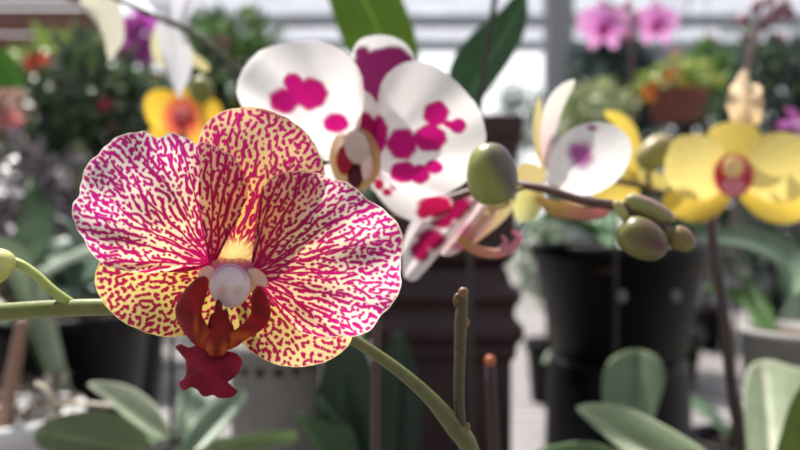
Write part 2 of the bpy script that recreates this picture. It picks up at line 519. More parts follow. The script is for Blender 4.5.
# stem foot down to the pot
tube('flower_stem', [(cx, cy, BENCH + .09), (cx, cy, BENCH + .15), W(508, 760, .222), W(500, 630, .214)], [.0026, .0026, .0026, .0025], M['stem'], R0, color=(90, 92, 60), seg=14)
spur = pxtube('side_spur', [(461, 432, .198), (459, 395, .197), (460, 350, .196), (461, 320, .195), (463, 296, .195)], [5.5, 5.5, 6, 6.5, 5], M['stem'], R0, color=(66, 62, 42), color2=(76, 66, 42), seg=14)
for (x, y, rx, ry, cc) in ((463, 293, 5.5, 6, (118, 80, 46)), (457, 300, 4, 7, (92, 68, 42)), (466, 323, 3.5, 5, (126, 84, 44)), (457, 355, 2.2, 5, (80, 66, 42))):
    ovoid('node_bract', W(x, y, .1945), ry / F * .195, rx / F * .195, (.1, 0, 1), M['stem'], spur, cc, (92, 70, 50), power=.8)
ovoid('node_bract', W(466, 428, .193), 6 / F * .193, 4 / F * .193, (.4, 0, 1), M['stem'], R0, (104, 92, 58), (80, 64, 44))
br = pxtube('side_branch', [(70, 304, .1835), (52, 290, .181), (34, 273, .18), (14, 262, .179), (-20, 256, .178)], [6, 5, 4.5, 5, 5], M['stem'], R0, color=(148, 160, 84), color2=(178, 186, 110), seg=14)
ovoid('bud', W(-4, 268, .176), 20 / F * .176, 15 / F * .176, (-.5, 0, -1), M['waxy'], br, (196, 196, 120), (170, 172, 96), fat=.25)
tube('pedicel', [W(256, 312, .1845), W(250, 296, .184), W(238, 280, .181)], [.0017, .0015, .0017], M['stem'], R0, color=(190, 170, 140))
FL = bpy.data.objects.new('flower', None); COL.objects.link(FL); FL.parent = R0
fw = W(230, 262, .178); FL.location = fw - WORLD['potted_orchid']; register(FL, fw); FL['label'] = 'pale bloom with magenta stripes'

def speckle_color(sp, inner, outer, ink_in, ink_out, base, r0, r1, rim=1., warm=None, clear=False):
    i0, i1, k0, k1 = lin(inner), lin(outer), lin(ink_in), lin(ink_out)
    def f(px, py, u, v, T):
        r = np.hypot(px - base[0], py - base[1])
        m = sm(r0, r1, r)[:, None]
        lo = i0 * (1 - m) + i1 * m; hi = k0 * (1 - m) + k1 * m
        if warm is not None:
            for (wx, wy, wr, wc) in warm:
                q = np.exp(-((px - wx) ** 2 + (py - wy) ** 2) / wr ** 2)[:, None]
                lo = lo * (1 - q) + lin(wc) * q
        p = sp(px, py) * (1 - .85 * sm(1 - .018 * rim, 1, T))  # ink fades at the margin: the bright sunlit edge is put into the colour
        p = p * (1 - .0 * T)
        if clear:
            wx, wy, wr, wc = warm[0]
            q = np.exp(-(((px - wx) / wr) ** 2 + ((py - wy) / (wr * .62)) ** 2) ** 2)
            p = p * (1 - .9 * q)
        p = p[:, None]
        return lo * (1 - p) + hi * p
    return f
HI = dict(nr=150, nth=520)
# dorsal sepal
sp = Speckle((190, 98, 336, 275), (231, 268), 31, 1.5, 1.1, -.14, .6, .85, -.18, core=.1, core_r=50, mains=30)
shape('sepal', [(231, 272), (214, 262), (206, 240), (200, 205), (196, 170), (198, 140), (208, 121), (226, 110), (246, 107), (268, 110), (292, 121), (310, 137), (321, 157), (325, 178), (318, 198), (300, 216), (280, 240), (256, 262)], FL, M['petal'],
      (231, 268), (262, 108), Y=(.1795, .1825), cup=.004, bend=.003, ripple=.5, seed=3, noise_amp=.0007, ctr=(235, 256),
      color=speckle_color(sp, (238, 190, 104), (242, 208, 158), (170, 18, 70), (194, 26, 112), (231, 262), 60, 150, warm=[(236, 252, 19, (244, 218, 140))], clear=True), **HI)
# lower-left sepal
sp = Speckle((90, 250, 250, 345), (232, 272), 41, .8, 1.0, -.2, .5, .9, -.17, core=.03, core_r=40)
shape('sepal', [(232, 272), (205, 262), (165, 255), (125, 254), (102, 260), (95, 275), (98, 293), (110, 311), (130, 326), (155, 335), (178, 337), (202, 330), (222, 312), (233, 292)], FL, M['petal'],
      (232, 272), (98, 290), Y=(.179, .1815), cup=.003, bend=.002, seed=5, ripple=.4, ctr=(222, 278), noise_amp=.0007,
      color=speckle_color(sp, (236, 208, 110), (240, 218, 140), (162, 14, 54), (174, 20, 78), (232, 272), 40, 130), **HI)
# lower-right sepal
sp = Speckle((225, 262, 362, 375), (238, 280), 51, .9, 1.0, -.2, .5, .9, -.17, core=.03, core_r=40)
shape('sepal', [(238, 278), (262, 282), (292, 296), (322, 312), (345, 326), (352, 338), (342, 352), (325, 362), (300, 367), (275, 364), (252, 352), (236, 335), (228, 312), (230, 292)], FL, M['petal'],
      (238, 280), (345, 348), Y=(.179, .182), cup=.003, bend=.002, seed=6, ripple=.4, noise_amp=.0007,
      color=speckle_color(sp, (236, 206, 116), (240, 214, 156), (162, 14, 58), (180, 22, 88), (238, 280), 40, 120), **HI)
# left petal
sp = Speckle((66, 124, 256, 282), (212, 264), 3, 1.6, 1.05, -.13, .6, .78, -.17, core=.12, core_r=34, mains=24)
shape('petal', [(214, 266), (200, 270), (178, 272), (150, 273), (125, 271), (105, 265), (92, 254), (84, 240), (74, 222), (73, 205), (79, 192), (83, 175), (91, 160), (103, 149), (114, 138), (130, 133), (146, 132), (158, 137), (172, 133), (186, 138), (196, 143), (204, 142), (222, 149), (238, 162), (247, 178), (247, 196), (239, 214), (225, 237), (216, 254)], FL, M['petal'],
      (218, 264), (84, 186), Y=(.1772, .1745), cup=-.0035, bend=.004, wave=(.0009, 9), ripple=1.1, seed=1, noise_amp=.0012,
      color=speckle_color(sp, (240, 212, 168), (246, 230, 220), (160, 12, 78), (186, 24, 128), (212, 264), 50, 140, warm=[(212, 262, 26, (226, 120, 150))]), ctr=(216, 262), nr=165, nth=560)
# right petal
sp = Speckle((246, 162, 412, 348), (250, 274), 77, 1.6, 1.02, -.13, .6, .78, -.17, core=.1, core_r=30, mains=24)
shape('petal', [(248, 272), (257, 254), (260, 230), (259, 205), (264, 186), (278, 174), (296, 171), (314, 173), (332, 178), (348, 183), (362, 194), (368, 199), (382, 208), (396, 221), (402, 235), (403, 252), (400, 270), (401, 286), (394, 302), (383, 314), (372, 328), (356, 336), (340, 337), (322, 337), (304, 333), (288, 322), (276, 306), (262, 290), (252, 280)], FL, M['petal'],
      (248, 273), (398, 255), Y=(.1772, .1735), cup=-.004, bend=.004, wave=(.0009, 8), ripple=1.0, seed=2, noise_amp=.0012,
      color=speckle_color(sp, (240, 208, 160), (246, 230, 214), (164, 14, 78), (190, 26, 126), (250, 274), 50, 140, warm=[(252, 270, 26, (226, 120, 150))]), ctr=(250, 272), nr=165, nth=560)
# column with anther cap
def colc(px, py, u, v, T):
    a = lin((226, 208, 206)); b = lin((196, 150, 186)); y = lin((216, 170, 130))
    m = sm(285, 268, py)[:, None]; q = (np.exp(-((px - 222) ** 2 + (py - 291) ** 2) / 30) + np.exp(-((px - 238) ** 2 + (py - 291) ** 2) / 30))[:, None]
    return (a * (1 - m) + b * m) * (1 - .7 * q) + y * .7 * q
column = shape('column', [(230, 263), (241, 266), (249, 275), (251, 287), (247, 298), (240, 305), (231, 308), (221, 305), (213, 298), (209, 287), (212, 275), (219, 266)], FL, M['waxy'], (230, 263), (230, 308), Y=(.1735, .168), ctr=(230, 286), puff=.0035, nr=18, nth=48, color=colc)
shape('anther_cap', [(230, 266), (240, 270), (245, 279), (243, 289), (236, 295), (230, 296), (224, 295), (217, 289), (215, 279), (220, 270)], column, M['waxy'], (230, 266), (230, 297), Y=(.1706, .1672), ctr=(230, 284), puff=.001, nr=12, nth=40, color=two((210, 182, 198), (228, 210, 206), 0, .4))
# hood of the column: yellow above, pink towards the cap
def hoodc(px, py, u, v, T):
    y, k, w_ = lin((250, 228, 156)), lin((206, 110, 156)), lin((206, 44, 104))
    m = sm(257, 264, py + 1.2 * np.sin(px * .9))[:, None]; st = (sm(.55, .95, np.sin(px * 1.25 + py * .1)) * sm(262, 244, py))[:, None] * .85
    c = y * (1 - m) + k * m
    return c * (1 - st) + w_ * st
shape('column_hood', [(232, 280), (220, 278), (213, 271), (211, 263), (217, 259), (225, 258), (232, 259), (240, 258), (248, 260), (254, 265), (250, 274), (243, 278)], column, M['petal'], (232, 280), (233, 258), Y=(.1745, .1775), ctr=(232, 269), cup=.001, nr=12, nth=44, color=hoodc)
# pale collar behind column
for k, pts in enumerate(([(214, 268), (206, 266), (198, 273), (200, 281), (209, 283), (213, 291), (216, 300), (222, 296), (218, 280)], [(246, 270), (256, 268), (266, 276), (268, 287), (258, 286), (250, 294), (245, 302), (240, 296), (243, 280)])):
    shape('column_wing', pts, FL, M['waxy'], pts[0], pts[6], Y=(.1745, .173), ctr=np.mean(pts, 0), puff=.0012, nr=8, nth=36, color=(236, 188, 164))
# lip
def lipc(streaks, c0=(124, 8, 16), c1=(158, 18, 26)):
    a, b, o = lin(c0), lin(c1), lin((222, 112, 30))
    def f(px, py, u, v, T):
        m = (.5 + .5 * np.sin(px * .16 + 2 * np.sin(py * .11)))[:, None]
        c = a * (1 - m) + b * m + 0 * px[:, None]
        for (x, y, rx, ry) in streaks:
            q = np.exp(-(((px - x) / rx) ** 2 + ((py - y) / ry) ** 2))[:, None] * .85
            q = q * (.75 + .25 * np.sin(px * 2.1 + py))[:, None]
            c = c * (1 - q) + o * q
        return c
    return f
mid = shape('lip', [(198, 345), (189, 347), (180, 344), (175, 347), (180, 353), (185, 360), (186, 370), (184, 378), (179, 383), (183, 391), (191, 387), (197, 390), (201, 395), (207, 397), (213, 395), (219, 398), (230, 398), (238, 391), (229, 390), (227, 384), (232, 379), (240, 371), (242, 361), (237, 354), (228, 351), (213, 346)], FL, M['lip'],
      (210, 346), (208, 396), Y=(.166, .1615), ctr=(209, 366), puff=.0013, thick=.0004, cup=-.0012, nr=24, nth=150, seed=2, ripple=.5, noise_amp=.0008, color=lipc([], (126, 8, 36), (150, 20, 50)), label='dark red lip')
shape('side_lobe', [(205, 276), (197, 278), (188, 286), (180, 297), (175, 310), (179, 325), (188, 338), (198, 347), (209, 350), (216, 343), (215, 334), (208, 326), (203, 318), (202, 309), (205, 300), (208, 290), (209, 281)], mid, M['lip'],
      (208, 345), (203, 277), Y=(.1645, .1605), ctr=(196, 316), puff=.0017, thick=.0004, cup=-.0016, nr=18, nth=80, seed=1, color=lipc([(206, 340, 6, 10), (196, 326, 2.5, 9)]))
shape('side_lobe', [(257, 285), (262, 288), (268, 298), (271, 311), (268, 323), (259, 332), (247, 339), (236, 347), (225, 350), (219, 344), (224, 335), (236, 329), (246, 321), (251, 311), (251, 297)], mid, M['lip'],
      (222, 345), (258, 284), Y=(.1645, .161), ctr=(254, 323), puff=.0017, thick=.0004, cup=-.0016, nr=18, nth=80, seed=4, color=lipc([(240, 336, 13, 5), (228, 344, 8, 6)]))
shape('lip_callus', [(218, 299), (222, 303), (223, 310), (228, 312), (229, 321), (233, 325), (234, 335), (229, 346), (224, 355), (216, 358), (208, 354), (203, 344), (205, 334), (208, 324), (210, 315), (214, 312), (215, 304)], mid, M['lip'],
      (216, 352), (219, 300), Y=(.1632, .1645), ctr=(217, 334), puff=.0018, nr=14, nth=60, color=lipc([(209, 350, 4, 8), (224, 350, 4, 8)], (120, 10, 20), (150, 24, 28)))

# ================================================================== WHITE ORCHID WITH MAGENTA BLOTCHES
RB = root('potted_orchid', 'white orchid with large round magenta blotches and green buds on a brown arching stem', 'orchid', (-.013, .352, BENCH))
pot(-.013, .352, BENCH, .055, .11, M['black'], RB)
orchid_leaves(-.013, .352, BENCH + .105, RB, [(25, .10, .045, .05), (165, .11, .045, .04)], (72, 108, 64))
ink = (186, 18, 112)
tube('flower_stem', [(-.013, .352, BENCH + .09), W(376, 500, .30), W(376, 380, .295), W(378, 290, .29), W(384, 235, .285), W(405, 212, .282), W(455, 197, .278), W(500, 184, .272), W(540, 188, .262), W(580, 200, .256), W(620, 207, .252), W(652, 221, .25), W(682, 237, .25)],
     [.0026, .0024, .0022, .002, .002, .002, .0019, .0018, .0018, .0019, .0021, .0016, .0011], M['stem'], RB, color=(34, 34, 30), color2=(92, 60, 58), seg=14, n=130)
# facing bloom
FB = bpy.data.objects.new('flower', None); COL.objects.link(FB); FB.parent = RB
fw = W(362, 160, .265); FB.location = fw - WORLD[RB.name]; register(FB, fw)
wht = (246, 242, 240)
shape('sepal', [(364, 150), (357, 125), (352, 95), (351, 68), (353, 50), (361, 39), (377, 35), (394, 37), (408, 46), (415, 62), (408, 85), (396, 110), (380, 135)], FB, M['soft'], (364, 152), (384, 35), Y=(.268, .274), cup=.003, nr=46, nth=110, seed=2,
      color=blotched(wht, [(376, 66, 24, 17), (392, 60, 20, 14), (363, 54, 8, 8), (377, 85, 16, 22), (378, 100, 7, 12)], (120, 30, 84), edge=.12))
shape('sepal', [(368, 165), (388, 176), (412, 186), (436, 192), (452, 200), (448, 214), (432, 221), (412, 221), (392, 211), (378, 196), (368, 180)], FB, M['soft'], (368, 168), (446, 212), Y=(.268, .275), cup=.003, nr=40, nth=90,
      color=blotched(wht, [(379, 184, 5, 6), (387, 192, 5, 4), (394, 186, 4, 4), (382, 174, 5, 4), (436, 206, 18, 12), (424, 212, 8, 7)], (176, 20, 74)))
shape('sepal', [(356, 168), (340, 184), (318, 200), (300, 212), (292, 200), (302, 180), (325, 166), (345, 160)], FB, M['soft'], (356, 168), (295, 210), Y=(.268, .276), cup=.003, nr=20, nth=50, color=blotched(wht, [(345, 175, 5)], ink))
shape('petal', [(356, 160), (342, 162), (318, 158), (290, 148), (262, 132), (245, 112), (237, 92), (241, 73), (252, 57), (272, 46), (296, 42), (322, 42), (342, 50), (356, 64), (363, 84), (362, 108), (356, 130), (356, 148)], FB, M['soft'], (356, 160), (248, 70), Y=(.2645, .257), cup=-.005, bend=.006, wave=(.0012, 7), ripple=.6, nr=60, nth=150,
      color=blotched(wht, [(311, 94, 16.5, 16), (284, 101, 15, 13), (293, 82, 10, 9), (298, 92, 10, 9), (336, 123, 13, 10)], ink, edge=.14))
shape('petal', [(372, 160), (374, 142), (377, 122), (378, 100), (382, 82), (394, 68), (412, 61), (430, 64), (450, 76), (468, 94), (481, 114), (486, 138), (480, 160), (468, 179), (450, 192), (430, 197), (408, 194), (390, 184), (378, 172)], FB, M['soft'], (372, 160), (484, 138), Y=(.2645, .255), cup=-.006, bend=.006, wave=(.001, 6), ripple=.5, nr=70, nth=160,
      color=blotched(wht, [(436, 114, 13, 13), (430, 138, 17, 14), (458, 126, 8.5, 7.5), (402, 144, 15.5, 16), (403, 172, 13.5, 11), (420, 174, 10, 10), (434, 167, 9, 7), (377, 134, 11, 19), (448, 124, 5, 4)], ink, edge=.12))
shape('petal_fold', [(352, 150), (346, 128), (350, 105), (360, 90), (372, 96), (380, 112), (379, 132), (372, 148), (362, 156)], FB, M['soft'], (362, 156), (364, 90), Y=(.2635, .2645), ctr=(363, 125), cup=-.002, puff=.0004, nr=26, nth=60,
      color=blotched(wht, [(361, 124, 14, 12), (378, 136, 11, 18)], ink, edge=.12)).name = 'column_hood'
# cupped lip of the facing bloom
lp = shape('lip', [(352, 128), (366, 130), (376, 142), (381, 158), (379, 174), (370, 186), (356, 192), (342, 187), (333, 175), (329, 158), (333, 141), (341, 131)], FB, M['soft'], (354, 128), (355, 192), Y=(.262, .258), ctr=(355, 160), cup=.006, puff=0, nr=22, nth=56,
      color=blotched((206, 168, 120), [(352, 146, 18, 13)], (222, 196, 176), edge=.4))
column2 = shape('column', [(354, 130), (364, 134), (370, 146), (370, 158), (362, 164), (352, 163), (344, 156), (343, 144), (347, 134)], lp, M['waxy'], (355, 130), (356, 164), Y=(.259, .256), ctr=(356, 147), puff=.003, nr=12, nth=36, color=(212, 190, 178))
shape('side_lobe', [(342, 146), (350, 150), (353, 160), (350, 170), (343, 175), (337, 166), (337, 154)], lp, M['lip'], (345, 146), (345, 175), Y=(.2565, .2555), ctr=(345, 160), puff=.0012, nr=8, nth=30, color=(176, 30, 62))
shape('side_lobe', [(364, 150), (371, 154), (373, 166), (370, 177), (364, 180), (361, 168), (361, 156)], lp, M['waxy'], (366, 150), (366, 180), Y=(.2565, .2555), ctr=(366, 166), puff=.0014, nr=8, nth=30, color=(244, 214, 204))
shape('lip_callus', [(352, 164), (361, 166), (363, 178), (358, 188), (351, 186), (347, 176)], lp, M['lip'], (355, 164), (355, 188), Y=(.2585, .257), ctr=(355, 176), puff=.0012, nr=8, nth=26, color=(96, 40, 50))
# second bloom, seen from the side under the first
F2 = bpy.data.objects.new('flower', None); COL.objects.link(F2); F2.parent = RB
fw = W(462, 215, .28); F2.location = fw - WORLD[RB.name]; register(F2, fw)
shape('petal', [(478, 196), (460, 194), (440, 196), (422, 204), (412, 220), (404, 240), (402, 258), (404, 276), (414, 281), (424, 272), (438, 256), (452, 240), (466, 222), (476, 208)], F2, M['soft'], (476, 198), (404, 278), Y=(.279, .272), fold=.004, nr=44, nth=110,
      color=blotched((240, 230, 230), [(446, 204, 28, 14), (424, 212, 11, 9), (431, 239, 15, 11), (420, 251, 10, 11), (442, 222, 12, 7), (450, 213, 17, 8)], (146, 14, 70), edge=.25, seed=2))
shape('petal', [(476, 205), (458, 222), (446, 238), (440, 252), (450, 256), (468, 246), (486, 230), (496, 212), (490, 202)], F2, M['soft'], (484, 204), (443, 255), Y=(.282, .277), ctr=(468, 228), fold=.003, nr=24, nth=60,
      color=blotched((240, 214, 214), [(466, 236, 8, 12), (460, 246, 8, 5)], (214, 130, 150), edge=.5))
shape('sepal', [(502, 196), (490, 206), (478, 220), (468, 234), (462, 244), (468, 248), (482, 238), (500, 224), (512, 210), (512, 198)], F2, M['soft'], (508, 198), (463, 246), Y=(.284, .279), ctr=(488, 220), nr=20, nth=50, color=two((222, 206, 150), (216, 160, 140)))
lp2 = pxtube('lip', [(460, 238, .277), (472, 248, .276), (488, 253, .275), (504, 252, .274), (516, 244, .274), (519, 236, .275), (512, 231, .276)], [4, 5, 5, 4.5, 4, 3, 1.5], M['soft'], F2, color=(206, 168, 110), color2=(226, 160, 190), seg=12)
pxtube('lip_tendril', [(500, 250, .275), (506, 242, .275), (502, 236, .274)], [3, 2.5, 1], M['soft'], lp2, color=(226, 170, 190), seg=8)
pxtube('pedicel', [(500, 190, .272), (508, 200, .277), (500, 206, .281), (488, 206, .282)], [3, 3.5, 4, 4.5], M['stem'], F2, color=(170, 150, 110), color2=(190, 170, 120), seg=10)
# third bloom, in profile with pointed upright petals
F3 = bpy.data.objects.new('flower', None); COL.objects.link(F3); F3.parent = RB
fw = W(555, 175, .3); F3.location = fw - WORLD[RB.name]; register(F3, fw)
shape('petal', [(545, 182), (549, 160), (556, 143), (568, 131), (584, 124), (602, 122), (619, 128), (630, 141), (631, 155), (624, 172), (610, 186), (592, 194), (572, 195), (556, 191)], F3, M['soft'], (547, 186), (628, 140), Y=(.3, .29), ctr=(582, 160), cup=-.004, bend=.004, nr=44, nth=90,
      color=blotched((238, 236, 234), [(582, 155, 11, 13), (577, 152, 9, 9), (592, 128, 5, 3)], (164, 88, 150), edge=.55))
shape('sepal', [(546, 170), (541, 150), (541, 125), (547, 102), (558, 87), (574, 79), (573, 88), (565, 104), (558, 124), (553, 146), (551, 168)], F3, M['soft'], (548, 172), (573, 80), Y=(.302, .302), ctr=(550, 125), cup=.002, nr=20, nth=60,
      color=two((222, 190, 196), (240, 238, 226)))
shape('sepal', [(544, 172), (537, 155), (533, 135), (534, 112), (539, 97), (543, 112), (543, 140), (547, 165)], F3, M['soft'], (546, 172), (538, 98), Y=(.306, .31), ctr=(539, 138), nr=14, nth=40, color=two((222, 198, 130), (234, 222, 160)))
shape('sepal', [(546, 172), (532, 163), (517, 167), (506, 180), (503, 196), (514, 188), (526, 182), (530, 196), (536, 186), (546, 180)], F3, M['soft'], (546, 176), (504, 194), Y=(.3, .298), ctr=(534, 175), nr=16, nth=60, color=two((224, 204, 140), (214, 190, 130)))
shape('sepal', [(530, 184), (540, 188), (543, 200), (538, 214), (527, 222), (517, 220), (513, 208), (518, 194)], F3, M['soft'], (532, 184), (524, 222), Y=(.304, .3), ctr=(528, 203), cup=.003, nr=18, nth=46, color=two((232, 218, 130), (226, 222, 150)))
shape('lip', [(536, 196), (552, 200), (574, 203), (596, 205), (611, 210), (604, 218), (588, 220), (568, 219), (550, 214), (540, 206)], F3, M['soft'], (540, 200), (608, 214), Y=(.3, .298), ctr=(572, 211), cup=.002, puff=.001, nr=16, nth=50, color=two((206, 180, 120), (206, 150, 146), .2, .8))
pxtube('pedicel', [(600, 205, .2535), (580, 206, .27), (560, 195, .295), (552, 182, .302)], [3, 3, 3.5, 4], M['stem'], F3, color=(150, 110, 90), color2=(200, 170, 120), seg=10)
# buds
def pbud(x, y, Yd, hl, hw, axis, c0, c1, blush=(0, 0, 1), ped=None, fat=.1, parent=None, label=None):
    o = ovoid('bud', W(x, y, Yd), hl / F * Yd, hw / F * Yd, axis, M['waxy'], parent, c0, c1, blush=blush, fat=fat, power=.8, label=label)
    if ped: pxtube('pedicel', ped, [3, 3, 3.5], M['stem'], o, color=(120, 96, 66), color2=(140, 128, 70), seg=10)
    return o
pbud(491, 174, .235, 31, 26, (-.12, -.1, 1), (134, 144, 70), (84, 60, 78), blush=(.5, -.3, .75), ped=[(522, 188, .266), (512, 190, .25), (500, 188, .238)], parent=RB, label='large green bud with a purple-grey blush')
pbud(643, 239, .246, 25, 20, (.75, -.2, -.55), (118, 116, 60), (92, 56, 60), blush=(-.6, -.2, .6), ped=[(618, 206, .252), (624, 218, .25), (632, 229, .247)], parent=RB)
pbud(650, 209, .25, 27, 10, (.9, 0, -.42), (150, 150, 96), (164, 124, 122), blush=(0, 0, 1), ped=[(620, 206, .252), (626, 203, .251), (632, 203, .25)], parent=RB)
pbud(681, 239, .247, 14, 12, (.7, -.2, -.6), (128, 116, 64), (130, 92, 76), ped=[(664, 228, .25), (670, 232, .248), (675, 236, .247)], parent=RB)
pbud(622, 212, .249, 13, 5, (.5, 0, -.8), (176, 172, 110), (190, 150, 130), parent=RB).name = 'node_bract'
# cut stub of an old stalk
tube('cut_stalk', [(-.005, .357, BENCH + .09), W(498, 560, .31), W(494, 450, .31), W(490, 366, .31)], [.0022, .0028, .003, .0026], M['stem'], RB, color=(40, 28, 30), color2=(52, 32, 34), seg=12)
ovoid('stalk_tip', W(490, 361, .31), .003, .0028, (0, 0, 1), M['stem'], RB, (168, 90, 44), (110, 60, 40))

# ================================================================== YELLOW ORCHID
RY = root('potted_orchid', 'yellow orchid with a pink-red lip on a dark brown stem beside the black pots', 'orchid', (.235, .43, BENCH))
pot(.235, .43, BENCH, .06, .12, M['black'], RY)
orchid_leaves(.235, .43, BENCH + .115, RY, [(200, .14, .055, .04), (20, .16, .055, .05)], (76, 110, 66))
tube('flower_stem', [(.235, .43, BENCH + .11), W(741, 460, .42), W(731, 380, .42), W(722, 300, .42), W(712, 235, .425), W(712, 205, .44), W(700, 196, .45), W(668, 195, .455), W(640, 186, .455), W(612, 180, .45), W(600, 184, .45)],
     [.0038, .0038, .0037, .0036, .0034, .003, .0028, .0027, .0025, .0022, .0018], M['stem'], RY, color=(50, 36, 36), color2=(66, 46, 46), seg=14, n=90, swell=.2)
yel2 = (238, 214, 116)
FY = bpy.data.objects.new('flower', None); COL.objects.link(FY); FY.parent = RY
fw = W(733, 180, .425); FY.location = fw - WORLD[RY.name]; register(FY, fw)
yc = two((222, 110, 90), yel2, .0, .22)
def ycol(cx0=733, cy0=175, c=yel2):
    a, b = lin((206, 60, 86)), lin(c)
    def f(px, py, u, v, T):
        r = np.hypot(px - cx0, py - cy0); m = sm(12, 25, r)[:, None]
        ve = (.96 + .04 * np.cos(np.arctan2(v, u + .2) * 24))[:, None]
        return (a * (1 - m) + b * m) * ve
    return f
shape('sepal', [(733, 168), (718, 150), (708, 136), (712, 127), (728, 122), (748, 124), (760, 132), (756, 146), (744, 160)], FY, M['soft'], (734, 168), (732, 122), Y=(.428, .433), cup=.004, nr=24, nth=60, color=ycol(c=(230, 206, 104)))
shape('sepal', [(730, 182), (712, 186), (690, 188), (672, 190), (662, 200), (670, 213), (688, 221), (706, 221), (722, 211), (732, 196)], FY, M['soft'], (730, 185), (672, 212), Y=(.428, .434), cup=.004, nr=24, nth=60, color=ycol(c=(232, 200, 84)))
shape('sepal', [(736, 182), (752, 188), (775, 190), (800, 192), (816, 202), (808, 216), (786, 224), (762, 219), (746, 206), (736, 194)], FY, M['soft'], (736, 185), (806, 216), Y=(.428, .434), cup=.004, nr=24, nth=60, color=ycol(c=(232, 200, 84)))
shape('petal', [(732, 176), (722, 190), (706, 199), (688, 199), (672, 188), (664, 172), (668, 152), (675, 138), (692, 134), (708, 136), (722, 148), (731, 162)], FY, M['soft'], (732, 176), (668, 160), Y=(.425, .415), ctr=(700, 166), cup=-.004, bend=.004, nr=30, nth=80, ripple=.6, color=ycol(c=(236, 216, 130)))
shape('petal', [(735, 176), (742, 156), (754, 140), (770, 133), (792, 133), (812, 142), (822, 160), (818, 182), (800, 198), (778, 203), (758, 197), (744, 188)], FY, M['soft'], (735, 176), (820, 165), Y=(.425, .413), ctr=(776, 168), cup=-.004, bend=.004, nr=30, nth=80, ripple=.6, color=ycol(c=(236, 216, 130)))
ly = shape('lip', [(733, 154), (744, 158), (752, 168), (752, 182), (744, 194), (733, 198), (722, 193), (715, 182), (715, 168), (722, 158)], FY, M['soft'], (733, 154), (733, 198), Y=(.421, .414), ctr=(733, 176), puff=.001, cup=.0005, nr=16, nth=44, color=blotched((222, 96, 124), [(733, 164, 13, 9), (733, 178, 6, 14)], (244, 204, 150), edge=.5))
shape('column', [(733, 156), (741, 160), (743, 170), (738, 177), (728, 177), (723, 170), (725, 160)], ly, M['waxy'], (733, 156), (733, 177), Y=(.415, .412), ctr=(733, 167), puff=.002, nr=10, nth=30, color=(246, 206, 140))
shape('lip_tip', [(724, 180), (733, 177), (742, 180), (745, 188), (738, 196), (728, 196), (721, 188)], ly, M['lip'], (733, 178), (733, 196), Y=(.414, .411), ctr=(733, 187), puff=.002, nr=8, nth=30, color=(232, 140, 150))
pxtube('pedicel', [(712, 215, .432), (722, 205, .437), (733, 186, .431)], [3, 3, 3], M['stem'], FY, color=(120, 100, 50), seg=8)
# second yellow bloom from behind
FY2 = bpy.data.objects.new('flower', None); COL.objects.link(FY2); FY2.parent = RY
fw = W(632, 165, .47); FY2.location = fw - WORLD[RY.name]; register(FY2, fw)
shape('petal', [(628, 172), (622, 150), (620, 132), (612, 122), (604, 112), (618, 112), (632, 122), (640, 140), (640, 160), (636, 174)], FY2, M['soft'], (632, 176), (606, 112), Y=(.47, .465), ctr=(630, 145), cup=-.004, nr=18, nth=50, color=two((222, 190, 90), (236, 212, 90)))
shape('petal', [(630, 170), (618, 172), (604, 180), (592, 192), (596, 202), (612, 206), (632, 200), (642, 184)], FY2, M['soft'], (634, 172), (594, 198), Y=(.468, .462), ctr=(620, 188), cup=-.003, nr=18, nth=50, color=two((214, 184, 84), (232, 206, 100)))
shape('sepal', [(634, 172), (648, 170), (664, 176), (668, 188), (656, 194), (642, 188)], FY2, M['soft'], (636, 174), (666, 188), Y=(.47, .47), ctr=(652, 181), nr=12, nth=36, color=(214, 196, 110))
pbud(655, 152, .44, 20, 15, (.5, 0, .5), (150, 148, 82), (170, 150, 110), ped=[(652, 192, .455), (648, 178, .45), (650, 165, .443)], parent=RY, label='olive green bud')
# withered bloom
shape('withered_flower', [(738, 126), (728, 112), (727, 96), (734, 82), (742, 70), (748, 70), (750, 82), (760, 86), (764, 100), (762, 116), (756, 126)], RY, M['soft'], (746, 128), (745, 70), Y=(.45, .445), ctr=(746, 102), fold=.008, wave=(.004, 5), ripple=1.5, nr=20, nth=60, color=two((206, 176, 132), (224, 204, 176)), label='dry beige withered flower')

# ================================================================== WHITE AND ORANGE BLOOMS, UPPER LEFT
RW = root('potted_orchid', 'white orchid with drooping closed petals hanging from a thin arched grey stem', 'orchid', (-.12, .80, BENCH))
pot(-.12, .80, BENCH, .06, .12, M['terra'], RW)
orchid_leaves(-.12, .80, BENCH + .115, RW, [(90, .12, .055, .04), (60, .12, .05, .04)], (80, 112, 70))
tube('flower_stem', [(-.12, .80, BENCH + .105), W(296, 300, .74), W(278, 150, .62), W(262, 98, .53), W(240, 74, .50), W(215, 50, .47), W(185, 29, .445), W(150, 14, .44), W(120, 0, .44), W(90, -14, .44), W(60, -22, .44)],
     [.003, .0028, .0026, .0026, .0026, .0025, .0024, .0022, .002, .0018, .0015], M['stem'], RW, color=(84, 90, 66), color2=(84, 76, 68), seg=12, n=110)
FW1 = bpy.data.objects.new('flower', None); COL.objects.link(FW1); FW1.parent = RW
fw = W(178, 30, .455); FW1.location = fw - WORLD[RW.name]; register(FW1, fw)
shape('petal', [(170, 4), (152, 2), (140, -8), (150, -20), (175, -20), (190, -8), (190, 12), (187, 35), (193, 55), (190, 76), (182, 92), (180, 100), (174, 88), (166, 70), (160, 50), (155, 28)], FW1, M['soft'], (172, -10), (181, 100), Y=(.457, .448), ctr=(171, 30), fold=-.006, nr=30, nth=90, color=(232, 232, 238))
shape('petal', [(160, 20), (152, 35), (151, 50), (156, 62), (164, 68), (170, 55), (168, 35)], FW1, M['soft'], (162, 20), (162, 66), Y=(.462, .46), ctr=(160, 45), nr=14, nth=40, color=(226, 220, 170))
